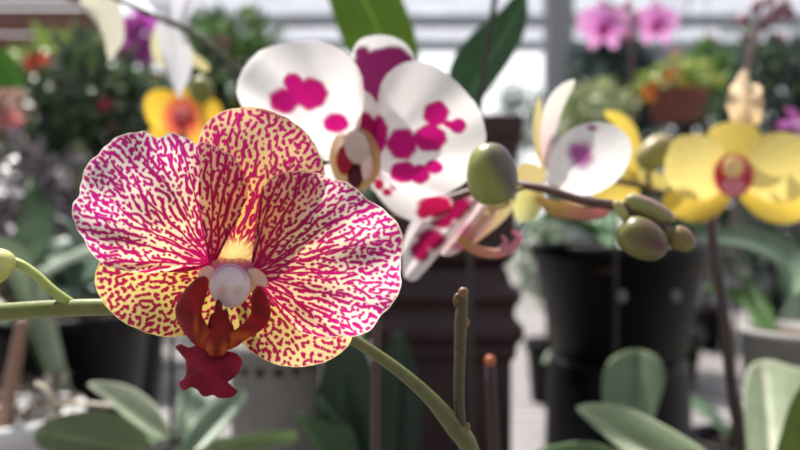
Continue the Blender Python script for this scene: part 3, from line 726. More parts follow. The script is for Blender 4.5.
shape('sepal', [(186, 40), (194, 52), (204, 60), (210, 68), (205, 72), (194, 66), (186, 56)], FW1, M['soft'], (187, 42), (209, 70), Y=(.46, .458), ctr=(194, 57), nr=12, nth=34, color=(222, 210, 150))
shape('sepal', [(176, 2), (182, -14), (196, -20), (198, -2), (192, 14), (184, 22)], FW1, M['soft'], (180, 18), (196, -18), Y=(.458, .46), ctr=(187, 2), nr=12, nth=34, color=(236, 234, 240))
FW2 = bpy.data.objects.new('flower', None); COL.objects.link(FW2); FW2.parent = RW
fw = W(105, 10, .46); FW2.location = fw - WORLD[RW.name]; register(FW2, fw)
shape('petal', [(84, -14), (112, -14), (120, 4), (124, 24), (124, 40), (117, 52), (110, 60), (106, 50), (104, 36), (94, 20), (82, 4)], FW2, M['soft'], (98, -12), (111, 58), Y=(.46, .455), ctr=(107, 16), fold=-.005, nr=24, nth=70, color=(232, 228, 206))
shape('petal', [(80, -14), (96, -14), (100, 4), (97, 20), (88, 12), (80, 0)], FW2, M['soft'], (88, -12), (95, 18), Y=(.466, .464), ctr=(90, 0), nr=14, nth=40, color=(240, 236, 226))

RO = root('potted_orchid', 'orange and yellow orchid with a reddish centre and a round olive bud above it', 'orchid', (-.24, .74, BENCH))
pot(-.24, .74, BENCH, .06, .12, M['black'], RO)
orchid_leaves(-.24, .74, BENCH + .115, RO, [(240, .12, .05, .05), (120, .10, .045, .04)], (84, 112, 72))
tube('flower_stem', [(-.24, .74, BENCH + .11), W(208, 300, .72), W(206, 200, .7), W(204, 140, .68), W(203, 112, .655), W(200, 96, .64)], [.003, .003, .0028, .0026, .002, .0018], M['stem'], RO, color=(88, 96, 60), seg=12)
FO = bpy.data.objects.new('flower', None); COL.objects.link(FO); FO.parent = RO
fw = W(182, 118, .63); FO.location = fw - WORLD[RO.name]; register(FO, fw)
def ocol(px, py, u, v, T):
    a, b = lin((206, 92, 78)), lin((234, 192, 66))
    r = np.hypot((px - 182) / 1.0, (py - 118) / 1.1) + 2 * np.sin(px * .7) * np.sin(py * .6)
    m = sm(12, 26, r)[:, None]
    return a * (1 - m) + b * m
shape('petal', [(178, 116), (168, 128), (152, 126), (145, 112), (145, 98), (154, 90), (168, 90), (178, 100)], FO, M['soft'], (180, 118), (146, 104), Y=(.63, .622), ctr=(163, 108), nr=20, nth=50, cup=-.003, color=ocol)
shape('petal', [(186, 116), (190, 102), (202, 96), (216, 100), (222, 112), (216, 126), (202, 132), (190, 126)], FO, M['soft'], (184, 118), (220, 112), Y=(.63, .622), ctr=(203, 114), nr=20, nth=50, cup=-.003, color=ocol)
shape('sepal', [(182, 116), (172, 104), (172, 92), (182, 87), (192, 92), (192, 106)], FO, M['soft'], (182, 117), (182, 88), Y=(.635, .64), ctr=(182, 101), nr=16, nth=40, color=ocol)
shape('sepal', [(180, 118), (168, 122), (152, 128), (148, 138), (156, 148), (170, 148), (180, 134)], FO, M['soft'], (182, 118), (154, 146), Y=(.635, .64), ctr=(166, 134), nr=16, nth=40, color=ocol)
shape('sepal', [(184, 118), (198, 124), (210, 132), (212, 144), (202, 150), (190, 144), (184, 132)], FO, M['soft'], (182, 118), (208, 148), Y=(.635, .64), ctr=(197, 136), nr=16, nth=40, color=ocol)
shape('lip', [(182, 106), (190, 112), (190, 122), (182, 130), (174, 122), (174, 112)], FO, M['soft'], (182, 106), (182, 130), Y=(.622, .616), ctr=(182, 118), puff=.003, nr=10, nth=30, color=two((236, 170, 170), (206, 60, 70)))
pbud(201, 90, .6, 13, 12, (.1, 0, 1), (128, 128, 58), (168, 164, 90), ped=[(203, 112, .655), (202, 104, .63), (201, 98, .605)], parent=RO, fat=0)

# ================================================================== TALL LEAFY PLANT BEHIND THE BLOOMS
RT = root('potted_orchid', 'tall plant with one bright and one dark green upright leaf above the white bloom', 'plant', (-.045, .6, BENCH))
pot(-.045, .6, BENCH, .049, .11, M['black'], RT)
cane = tube('cane', [(-.045, .6, BENCH + .1), W(350, 320, .585), W(350, 200, .57), W(372, 120, .56), W(396, 88, .55), W(402, 76, .545)], [.004, .004, .0038, .0034, .003, .002], M['stem'], RT, color=(90, 110, 60), seg=12)
shape('leaf', [(372, -40), (398, -8), (410, 18), (417, 42), (419, 62), (412, 84), (398, 100), (372, 80), (350, 55), (340, 35), (332, 12), (326, -14), (336, -34)], RT, M['leaf'], (408, 100), (345, -45), Y=(.54, .50), ctr=(372, 28), fold=.006, thick=.0009, nr=24, nth=80, color=leafcol((118, 156, 48), (160, 196, 90)))
tube('cane', [(-.045, .6, BENCH + .1), W(365, 320, .60), W(368, 200, .59), W(420, 150, .575), W(448, 125, .565), W(460, 108, .56)], [.004, .004, .0036, .003, .003, .002], M['stem'], RT, color=(80, 100, 60), seg=10)
shape('leaf', [(526, -6), (528, 14), (524, 34), (512, 58), (494, 84), (478, 106), (462, 122), (450, 112), (447, 90), (450, 66), (462, 44), (480, 26), (500, 10), (514, -4)], RT, M['leaf'], (456, 118), (527, -4), Y=(.56, .50), ctr=(484, 62), fold=.006, thick=.0009, nr=24, nth=80, color=leafcol((70, 112, 78), (110, 150, 110), (120, 156, 120)))
sup = tube('support_stake', [(.062, .50, BENCH + .002), W(470, 300, .49), W(475, 170, .485), W(479, 110, .48), W(496, -10, .47), W(506, -80, .465)], .0024, M['stake'], None, seg=8)
relabel(sup, 'thin dark stake leaning in front of the dark green upright leaf', 'stake')

# ================================================================== BENCHES, FLOOR
def bench(x0, x1, y0, y1, z, label):
    R = root('nursery_bench', label, 'bench', ((x0 + x1) / 2, (y0 + y1) / 2, 0))
    L = []; y = y0
    while y < y1 - .01:
        L.append((x0, x1, y, min(y + .052, y1), z - .018, z)); y += .06
    boxes('slatted_top', L, M['metal'], R)
    boxes('frame', [(x0, x1, y0, y0 + .03, z - .07, z - .0185), (x0, x1, y1 - .03, y1, z - .07, z - .0185), (x0, x0 + .03, y0, y1, z - .07, z - .0185), (x1 - .03, x1, y0, y1, z - .07, z - .0185)], M['metal'], R)
    for xx in (x0 + .05, x1 - .1):
        for yy in (y0 + .05, y1 - .1):
            boxes('leg', [(xx, xx + .05, yy, yy + .05, 0, z - .07)], M['metal'], R)
    return R
bench(-1.3, 1.3, .1, 1.35, BENCH, 'pale slatted metal bench in front carrying the flowering orchids and black pots')
bench(-3.0, 3.4, 1.5, 3.3, .74, 'pale slatted metal bench farther back, under the leafy shrubs')
boxes('floor', [(-14, 14, -3, 22, -.1, 0)], M['floor'], kind='structure')

# ================================================================== DARK WOODEN PEDESTAL
def sq(x, y, prof, name, parent, mat, seg=4):
    V, Fc = [], []
    for hx, hy, z in prof:
        V += [(x - hx, y - hy, z), (x + hx, y - hy, z), (x + hx, y + hy, z), (x - hx, y + hy, z)]
    for i in range(len(prof) - 1):
        for j in range(4):
            Fc.append((i * 4 + j, i * 4 + (j + 1) % 4, (i + 1) * 4 + (j + 1) % 4, (i + 1) * 4 + j))
    Fc += [(3, 2, 1, 0), tuple(len(V) - 4 + k for k in range(4))]
    o = make(name, V, Fc, mat, parent, smooth=False)
    m = o.modifiers.new('bevel', 'BEVEL'); m.width = .003; m.segments = 2
    return o
def zz(py, Y): return CAMZ - (py - 225) / F * Y
px_, py_ = W(445, 0, .66)[0], .74
RP = root('wooden_planter', 'dark reddish-brown square wooden planter with stepped mouldings behind the striped orchid', 'planter', (px_, py_, BENCH))
h = .077
Yf = .665
sq(px_, py_, [(h * 1.02, h * 1.02, BENCH), (h * 1.02, h * 1.02, BENCH + .02), (h * .94, h * .94, BENCH + .024), (h * .94, h * .94, zz(362, Yf)), (h * 1.0, h * 1.0, zz(358, Yf)), (h * 1.0, h * 1.0, zz(346, Yf)), (h * 1.09, h * 1.09, zz(338, Yf)), (h * 1.09, h * 1.09, zz(326, Yf)),
      (h * .98, h * .98, zz(318, Yf)), (h * .98, h * .98, zz(308, Yf)), (h * 1.06, h * 1.06, zz(300, Yf)), (h * 1.06, h * 1.06, zz(292, Yf)), (h * .93, h * .93, zz(284, Yf)), (h * .88, h * .88, zz(268, Yf))], 'plinth', RP, M['wood'])
sq(px_, py_, [(h * .86, h * .86, zz(267.5, Yf)), (h * .98, h * .98, zz(256, Yf)), (h * 1.0, h * 1.0, zz(160, Yf)), (h * 1.02, h * 1.02, zz(140, Yf)), (h * 1.08, h * 1.08, zz(134, Yf)), (h * 1.08, h * 1.08, zz(116, Yf)), (h * .98, h * .98, zz(114, Yf)), (h * .96, h * .96, zz(124, Yf)), (h * .9, h * .9, zz(126, Yf))], 'planter_box', RP, M['wood'])
boxes('carved_panel', [(px_ - h * .7, px_ + h * .7, py_ - h * .94 - .006, py_ - h * .94 + .001, BENCH + .04, zz(375, Yf))], M['wood'], RP, bev=.004)

# dark leaves rising in front of the planter (below the striped bloom)
RD = root('potted_orchid', 'plant of dark green upright leaves below the striped bloom, in front of the planter', 'plant', (-.035, .48, BENCH))
pot(-.035, .48, BENCH, .05, .09, M['black'], RD)
for (o_, b, t, yy, cc) in (
    ([(322, 520), (318, 460), (318, 410), (322, 370), (332, 345), (350, 342), (366, 352), (374, 380), (378, 420), (372, 470), (360, 520)], (345, 540), (340, 340), (.465, .455), (52, 74, 56)),
    ([(378, 520), (376, 470), (376, 420), (380, 372), (388, 340), (400, 330), (412, 352), (420, 390), (422, 440), (412, 500), (400, 530)], (392, 540), (400, 330), (.475, .47), (46, 66, 54)),
    ([(345, 520), (330, 470), (322, 430), (316, 400), (322, 396), (340, 420), (356, 460), (364, 520)], (355, 530), (318, 398), (.45, .44), (66, 92, 66))):
    shape('leaf', o_, RD, M['leaf'], b, t, Y=yy, ctr=np.mean(o_, 0), fold=.006, thick=.001, nr=16, nth=50, color=leafcol(cc))
shape('leaf', [(345, 520), (310, 440), (296, 420), (300, 412), (318, 418), (338, 425), (352, 430), (370, 510)], RD, M['leaf'], (360, 520), (298, 414), Y=(.45, .44), ctr=(335, 440), thick=.001, nr=10, nth=30, color=leafcol((74, 104, 70)))

def stake(x, y0, y1, Y, lab, r=.0022, lean=0):
    p0 = W(x, y0, Y); b = np.array([p0[0], Y, BENCH + .001])
    o = tube('support_stake', [b, (b + p0) / 2 + [lean * .2, 0, 0], W(x, y1, Y) + [lean, 0, 0]], r, M['stake'], None, seg=8, n=10)
    return relabel(o, lab, 'stake')
stake(317, 450, 350, .56, 'thin black stake left of the dark upright leaves below the striped bloom')
stake(172, 450, 320, .50, 'thin black stake rising beside the dark red lip, over the lower leaves', r=.002)
stake(616, 400, 215, .65, 'thin dark stake in front of the upper black pot', r=.002)

# ================================================================== BLACK POTS
bx, by = W(622, 0, .78)[0], .80
PB = root('black_pot', 'lower black plastic pot, upside down under the wide black pot', 'pot', (bx, by, BENCH))
zmid = zz(372, .70)
lathe('pot_wall', bx, by, [(.098, BENCH), (.1, BENCH + .004), (.1, BENCH + .02), (.093, BENCH + .022), (.086, zmid - .012), (.084, zmid - .002), (.0, zmid - .0015)], M['black'], PB)
PU = root('black_pot', 'upper wide black plastic pot of broad green leaves, standing on another black pot', 'pot', (bx, by, zmid))
zt = zz(247, .70)
lathe('pot_wall', bx, by, [(.078, zmid), (.081, zmid + .004), (.104, zt - .016), (.109, zt - .015), (.110, zt), (.106, zt + .001), (.102, zt - .02), (.1, zt - .03)], M['black'], PU)
lathe('potting_bark', bx, by, [(.06, zt - .03), (.1, zt - .03), (.099, zt - .022), (.05, zt - .015), (.01, zt - .014)], M['bark'], PU, lump=.04)
orchid_leaves(bx, by, zt - .02, PU, [(200, .16, .05, .05), (150, .12, .045, .06), (20, .16, .05, .05), (250, .1, .045, .03), (80, .12, .05, .06), (330, .13, .045, .05)], (104, 138, 100), edge=(130, 160, 120))
for sx in (-1, 1):
    ovoid('rim_tag', np.array([bx + sx * .03, by - .1045, zt - .055]), .004, .007, (1, 0, 0), M['grey'], PU, (150, 150, 150), (150, 150, 150))

# plants in front of / around the black pots
RF = root('potted_orchid', 'orchid foliage with a pale grey-green leaf sweeping up before the lower black pot', 'plant', (.12, .40, BENCH))
pot(.12, .40, BENCH, .045, .09, M['terra'], RF)
shape('leaf', [(576, 407), (596, 403), (622, 407), (650, 418), (680, 434), (715, 458), (740, 490), (700, 500), (660, 480), (622, 450), (598, 430), (584, 417)], RF, M['leaf'], (730, 500), (578, 408), Y=(.34, .42), ctr=(650, 445), fold=.006, bend=.004, thick=.0011, nr=20, nth=70, color=leafcol((158, 176, 140), (190, 202, 166), (190, 200, 170)))
shape('leaf', [(536, 452), (560, 444), (590, 442), (620, 452), (660, 475), (690, 500), (620, 490), (570, 470)], RF, M['leaf'], (690, 505), (536, 452), Y=(.36, .40), ctr=(610, 466), thick=.001, nr=10, nth=40, color=leafcol((110, 136, 92)))
RG = root('potted_orchid', 'small orchid with one rounded upright leaf in front of the lower black pot', 'plant', (.235, .572, BENCH))
pot(.235, .572, BENCH, .04, .07, M['black'], RG)
shape('leaf', [(612, 430), (603, 400), (603, 376), (610, 360), (626, 351), (645, 351), (660, 360), (665, 378), (660, 400), (646, 440), (630, 470)], RG, M['leaf'], (628, 470), (638, 351), Y=(.54, .58), ctr=(634, 395), fold=.008, thick=.001, nr=18, nth=56, color=leafcol((136, 158, 128), (100, 124, 96), (160, 176, 140)))
RH = root('potted_orchid', 'silvery broad-leaved plant in a grey pot at the right edge', 'plant', (.36, .56, BENCH))
lathe('pot', .36, .56, [(.034, BENCH), (.036, BENCH + .004), (.046, zz(345, .52)), (.050, zz(343, .52)), (.050, zz(337, .52)), (.046, zz(336, .52)), (.044, zz(345, .52))], M['grey'], RH)
lathe('potting_bark', .36, .56, [(.03, zz(350, .52)), (.0445, zz(350, .52)), (.042, zz(345, .52)), (.01, zz(343, .52))], M['bark'], RH, lump=.03)
shape('leaf', [(740, 480), (742, 430), (744, 390), (750, 366), (768, 360), (790, 366), (812, 375), (820, 420), (800, 480), (770, 500)], RH, M['leaf'], (775, 500), (765, 360), Y=(.42, .51), ctr=(778, 425), fold=.008, thick=.001, nr=20, nth=60, color=leafcol((160, 172, 140), (226, 226, 206), (190, 198, 170)))
shape('leaf', [(775, 470), (782, 430), (792, 400), (806, 382), (825, 380), (830, 440), (810, 490)], RH, M['leaf'], (790, 500), (815, 380), Y=(.40, .39), ctr=(804, 430), fold=.006, thick=.001, nr=16, nth=46, color=leafcol((112, 138, 40), (140, 166, 60)))
for pts, w, c in (([W(770, 340, .58), W(745, 300, .62), W(722, 292, .63), W(704, 285, .64)], [.006, .012, .012, .003], (92, 130, 70)),
                  ([W(775, 340, .58), W(765, 310, .6), W(748, 288, .62), W(738, 272, .62)], [.006, .014, .012, .003], (96, 128, 76)),
                  ([W(780, 340, .6), W(796, 300, .62), W(790, 260, .64), W(752, 240, .66), W(704, 238, .68)], [.014, .026, .03, .026, .006], (140, 164, 140)),
                  ([W(784, 340, .62), W(812, 300, .66), W(800, 262, .68), W(772, 246, .7)], [.014, .03, .03, .006], (120, 146, 124))):
    strap_leaf('leaf', pts, w, RH, c, side=(.4, .3, 1))
# grey dotted pot
gx, gy = -.134, .662
RK = root('orchid_pot', 'grey clay orchid pot pierced with dark round holes, below the striped bloom', 'pot', (gx, gy, BENCH))
zk = zz(350, .6)
lathe('pot_wall', gx, gy, [(.038, BENCH), (.04, BENCH + .003), (.046, zk - .014), (.049, zk - .013), (.049, zk), (.045, zk), (.043, zk - .014), (.02, zk - .016)], M['grey'], RK)
for r_ in range(3):
    for c_ in range(8):
        a = math.radians(-165 + c_ * 23 + (r_ % 2) * 11); z_ = zk - .026 - r_ * .022; rr = .0457 - (zk - .014 - z_) * .07
        p = np.array([gx + rr * math.cos(a), gy + rr * math.sin(a), z_])
        ovoid('hole', p, .0012, .0062, (math.cos(a), math.sin(a), 0), M['black'], RK, (20, 20, 22), (20, 20, 22), seams=0)
# light perforated pots next to it
# lower-left foliage
RL = root('potted_orchid', 'orchid with broad striped grey-green leaves spreading over the white pot, below the striped bloom', 'plant', (-.19, .50, BENCH))
pot(-.19, .50, BENCH, .05, .07, M['white'], RL)
for (o_, b, t, yy, cc) in (
    ([(88, 384), (106, 382), (128, 386), (148, 398), (162, 414), (172, 436), (164, 440), (146, 432), (124, 416), (104, 398)], (172, 440), (90, 384), (.42, .50), (176, 186, 158)),
    ([(34, 432), (48, 420), (74, 412), (104, 412), (130, 422), (146, 436), (150, 456), (110, 462), (70, 458), (40, 448)], (150, 452), (34, 432), (.42, .44), (104, 122, 84)),
    ([(246, 392), (234, 390), (218, 398), (202, 412), (190, 430), (180, 452), (196, 452), (216, 438), (232, 420), (242, 406)], (184, 458), (246, 392), (.44, .51), (126, 148, 122)),
    ([(190, 378), (204, 380), (220, 390), (210, 402), (194, 420), (180, 440), (176, 420), (178, 396)], (180, 445), (198, 380), (.50, .55), (138, 158, 134)),
    ([(172, 450), (210, 440), (250, 434), (290, 430), (300, 436), (290, 444), (240, 452), (190, 462)], (180, 458), (300, 434), (.47, .46), (140, 160, 116))):
    shape('leaf', o_, RL, M['leaf'], b, t, Y=yy, ctr=np.mean(o_, 0), fold=.006, bend=.003, thick=.001, nr=16, nth=56, color=leafcol(cc, None, [min(255, x + 26) for x in cc]))
for p in ([(60, 418, .46), (52, 400, .45), (44, 388, .45), (36, 384, .45)], [(56, 404, .45), (84, 404, .45), (112, 406, .45)]):
    pxtube('aerial_root', p, 2.5, M['stem'], RL, color=(150, 132, 112), color2=(196, 186, 170), seg=8)
RM = root('white_pot', 'white round pot with a brown stalk at the lower left corner', 'pot', (W(0, 0, .62)[0] - .02, .64, BENCH))
zc_ = zz(430, .58)
cx_ = W(0, 0, .62)[0] - .0; cy_ = .64
lathe('pot_wall', cx_, cy_, [(.055, BENCH), (.057, BENCH + .003), (.062, zc_ - .018), (.067, zc_ - .017), (.068, zc_), (.062, zc_), (.06, zc_ - .012), (.02, zc_ - .013)], M['white'], RM)
pxtube('stalk', [(2, 440, .62), (10, 390, .62), (18, 345, .62), (22, 320, .62)], [7, 7, 6, 5], M['stem'], RM, color=(128, 96, 80), color2=(150, 118, 100), seg=10)
foliage('dead_foliage', W(25, 402, .64), (.045, .03, .02), 90, .02, [(120, 104, 92), (96, 84, 76), (150, 140, 128)], RM, seed=4)
# black pots with leafy plants mid-left
for k, (x, Y, r, top, lab, cc, dy) in enumerate(((62, .98, .13, 322, 'wide black pot of grey-green leaves behind the thick stem at far left', (112, 138, 116), 0),
                                             (128, 1.22, .07, 316, 'black pot of grey-green leaves behind the lower petals of the striped bloom', (96, 124, 100), 0),
                                             (-68, .76, .055, 330, 'black pot of pale leaves cut by the left edge', (128, 148, 128), 0))):
    xx = W(x, 0, Y)[0]
    RR = root('leafy_pot_plant', lab, 'plant', (xx, Y, BENCH))
    zt_ = zz(top, Y - r)
    hh = max(.08, zt_ - BENCH)
    pot(xx, Y, BENCH, r, hh, M['black'], RR)
    rs = random.Random(k)
    sp_ = [(rs.uniform(0, 360), rs.uniform(.07, .12), rs.uniform(.035, .055), rs.uniform(.04, .12)) for _ in range(13)]
    orchid_leaves(xx, Y, BENCH + hh - .02, RR, sp_, cc, edge=[min(255, v + 25) for v in cc])
    for q in range(3):
        a = rs.uniform(0, 6.28)
        orchid_leaves(xx + r * .5 * math.cos(a), Y + r * .5 * math.sin(a), BENCH + hh - .02, RR, [(rs.uniform(0, 360), .12, .05, .1 + .03 * q)], [v * .9 for v in cc])
RQ = root('leafy_pot_plant', 'plant with arching pale strap leaves behind the side branch of the green stem', 'plant', (W(40, 0, .7)[0], .80, BENCH))
qx = W(40, 0, .7)[0]
pot(qx, .80, BENCH, .05, .10, M['black'], RQ)
for pts, w, c in (([(qx, .80, .89), W(30, 300, .70), W(10, 255, .68), W(-30, 236, .66)], [.01, .02, .03, .006], (170, 186, 160)),
                  ([(qx, .80, .89), W(40, 290, .70), W(60, 262, .69), W(92, 250, .68), W(120, 268, .67)], [.01, .02, .026, .02, .005], (176, 190, 170)),
                  ([(qx, .80, .89), W(30, 300, .72), W(36, 245, .75), W(38, 212, .78), W(30, 180, .8)], [.01, .03, .05, .04, .006], (60, 92, 52))):
    strap_leaf('leaf', pts, w, RQ, c, side=(.7, .4, .7))
# bright green upright leaf at left edge
RE = root('leafy_pot_plant', 'plant with one bright green pointed leaf rising at the upper left edge', 'plant', (-.525, .58, BENCH))
pot(-.525, .58, BENCH, .045, .09, M['black'], RE)
tube('stem', [(-.525, .58, BENCH + .07), W(-70, 250, .6), W(-18, 140, .6), W(-8, 100, .59)], .003, M['stem'], RE, color=(90, 110, 60), seg=8)
shape('leaf', [(-10, 92), (0, 88), (14, 88), (24, 86), (20, 72), (10, 56), (-2, 44), (-14, 36), (-20, 60)], RE, M['leaf'], (22, 86), (-12, 38), Y=(.58, .57), ctr=(2, 70), thick=.001, nr=12, nth=40, color=leafcol((84, 140, 50)))

# ================================================================== SHRUBS ON THE BACK BENCH
def shrub(name, lab, cat, px, py, Y, rad, n, size, cols, seed, mat='foliage', blooms=(), base_z=.74, potr=.1, potmat='black', aspect=.45):
    c = W(px, py, Y)
    RR = root(name, lab, cat, (c[0], Y, base_z))
    ph = .16
    pot(c[0], Y, base_z, potr, ph, M[potmat], RR)
    tube('stem', [(c[0], Y, base_z + ph - .03), (c[0] + .01, Y, (base_z + c[2]) / 2), tuple(c)], [.014, .011, .006], M['trunk'], RR, color=(80, 66, 50), seg=8)
    foliage('foliage', c, rad, n, size, cols, RR, mat, seed=seed, aspect=aspect)
    for i, (bx_, by_, br, bc) in enumerate(blooms):
        yb = Y - rad[1] * .8
        b = W(bx_, by_, yb)
        for q in range(3):
            off = np.array([random.uniform(-1, 1), random.uniform(-.4, .4), random.uniform(-1, 1)]) * br * .45
            blossom('blossom', b + off, br * .75, bc, RR, seed=i * 3 + q, petals=6, face=(random.uniform(-.5, .5), -1, random.uniform(-.2, .6)))
    return RR
dg = [(50, 68, 50), (62, 82, 56), (42, 58, 48), (82, 100, 68)]
mg = [(70, 104, 52), (92, 128, 62), (54, 84, 46), (112, 142, 78)]
shrub('flowering_shrub', 'dark green shrub with pink and red blossoms in the upper left', 'shrub', 92, 140, 2.15, (.28, .22, .30), 1500, .075, dg + [(70, 96, 60)], 1,
      blooms=[(108, 105, .026, (232, 90, 130)), (38, 67, .045, (212, 40, 66)), (112, 131, .016, (212, 50, 90))])
shrub('flowering_shrub', 'sunlit mid-green shrub with pink blossoms behind the white petal', 'shrub', 232, 95, 2.95, (.34, .22, .38), 1700, .085, mg, 2,
      blooms=[(222, 43, .03, (226, 110, 150)), (230, 57, .03, (222, 90, 140)), (218, 98, .022, (206, 60, 100)), (236, 104, .026, (232, 206, 60))])
shrub('leafy_shrub', 'yellowish-green shrub between the dark shrub and the white hanging bloom', 'shrub', 55, 95, 2.6, (.22, .2, .22), 700, .08, [(126, 150, 70), (96, 124, 60), (150, 170, 90)], 3)
shrub('leafy_shrub', 'silver and purple-brown leaved shrub glinting at the left edge', 'shrub', 22, 205, 1.28, (.13, .09, .13), 620, .042, [(112, 100, 108), (86, 78, 84), (156, 150, 160), (70, 64, 62)], 4, mat='shiny', base_z=BENCH, potr=.06)
shrub('flowering_shrub', 'small shrub of pale pink blossoms at the left edge above the silver leaves', 'shrub', -14, 108, 1.60, (.07, .05, .09), 300, .05, [(150, 126, 112), (120, 118, 90)], 5,
      blooms=[(6, 98, .04, (232, 182, 172)), (16, 112, .04, (226, 164, 160)), (14, 122, .025, (222, 90, 120)), (-4, 118, .03, (230, 190, 184))])
shrub('leafy_shrub', 'low olive shrub behind the left petal of the striped bloom', 'shrub', 120, 225, 1.75, (.26, .15, .15), 900, .06, [(78, 84, 56), (58, 66, 46), (98, 104, 76)], 6)
shrub('leafy_shrub', 'dark shrub behind the dark planter and blotched bloom', 'shrub', 326, 195, 2.3, (.34, .2, .22), 900, .08, dg, 7)
shrub('leafy_shrub', 'magenta-leaved plant peeking between the two white hanging blooms', 'shrub', 142, 38, 2.55, (.05, .05, .09), 200, .06, [(220, 100, 214), (200, 80, 190), (150, 90, 140)], 8, mat='soft')
# right side
shrub('leafy_shrub', 'pale lime-green shrub above the white side-facing petal', 'shrub', 593, 112, 2.22, (.12, .09, .09), 420, .05, [(160, 172, 120), (134, 150, 100), (196, 202, 164)], 9, potr=.07)
shrub('leafy_shrub', 'dark bluish-green shrub right of the grey post', 'shrub', 612, 92, 2.95, (.18, .2, .28), 1300, .085, [(66, 80, 82), (54, 66, 70), (82, 96, 90)], 10)
shrub('leafy_shrub', 'dark shrub with light green tips under the hanging stem of pink buds', 'shrub', 775, 105, 3.02, (.27, .18, .34), 1300, .085, [(60, 72, 76), (70, 80, 82), (66, 84, 70), (92, 118, 78)], 11, blooms=[(709, 40, .028, (230, 80, 60)), (677, 58, .045, (228, 90, 170)), (780, 38, .03, (170, 80, 100))])
shrub('leafy_shrub', 'bright green bush beside the hanging flower basket', 'shrub', 706, 74, 2.3, (.07, .07, .11), 320, .05, [(100, 138, 66), (84, 120, 60)], 12, potr=.06)
shrub('leafy_shrub', 'grey-green shrub behind the rim of the wide black pot', 'shrub', 665, 190, 1.8, (.27, .11, .13), 900, .06, [(98, 112, 96), (74, 88, 78), (126, 138, 120)], 13)
shrub('leafy_shrub', 'dim grey-green shrub behind the yellow bloom at right', 'shrub', 785, 235, 2.1, (.22, .15, .2), 700, .06, [(72, 84, 74), (52, 62, 58), (104, 118, 104)], 14)
shrub('leafy_shrub', 'pale green shrub seen between the planter and the black pots', 'shrub', 546, 262, 1.63, (.06, .06, .10), 260, .05, [(146, 160, 140), (120, 136, 112), (190, 198, 186)], 15, base_z=.74, potr=.05) .location.y += 0
# purple-pink side orchid at right edge
RX = root('potted_orchid', 'pink-magenta orchid bloom cut by the right edge beside the yellow bloom', 'orchid', (W(800, 0, .9)[0], .95, BENCH))
xx = W(800, 0, .9)[0]
pot(xx, .95, BENCH, .06, .12, M['black'], RX)
tube('flower_stem', [(xx, .95, BENCH + .11), W(812, 250, .93), W(806, 150, .91), W(798, 128, .9)], .003, M['stem'], RX, color=(80, 90, 60), seg=8)
blossom('flower', W(797, 126, .88), .03, (214, 120, 200), RX, seed=4, center=(236, 200, 230))

# lantana basket
Yb = 1.7
bc = W(676, 108, Yb)
RN = root('hanging_basket', 'hanging terracotta basket of yellow-green leaves with orange blossoms', 'hanging basket', (bc[0], Yb, bc[2] - .04))
lathe('bowl', bc[0], Yb, [(.035, bc[2] - .04), (.06, bc[2] - .03), (.078, bc[2] + .03), (.084, bc[2] + .032), (.084, bc[2] + .042), (.076, bc[2] + .042), (.07, bc[2] + .03), (.01, bc[2] + .032)], M['terra'], RN)
foliage('foliage', bc + [0, 0, .07], (.10, .07, .045), 380, .036, [(158, 172, 74), (126, 150, 66), (190, 192, 100), (100, 132, 60)], RN, seed=20)
for i, (x, y, c) in enumerate(((646, 92, (230, 70, 60)), (655, 86, (236, 110, 50)), (668, 78, (236, 120, 60)), (672, 74, (232, 90, 70)), (650, 98, (236, 150, 50)), (685, 84, (240, 200, 60)))):
    blossom('blossom', W(x, y, Yb - .075), .018, c, RN, seed=i, petals=7)
for a in (0, 2.1, 4.2):
    tube('hanger_wire', [bc + [.078 * math.cos(a), .078 * math.sin(a), .04], bc + [0, 0, .5], np.array([bc[0], 4.66, 3.695])], .0012, M['wire'], RN, seg=6, n=10)

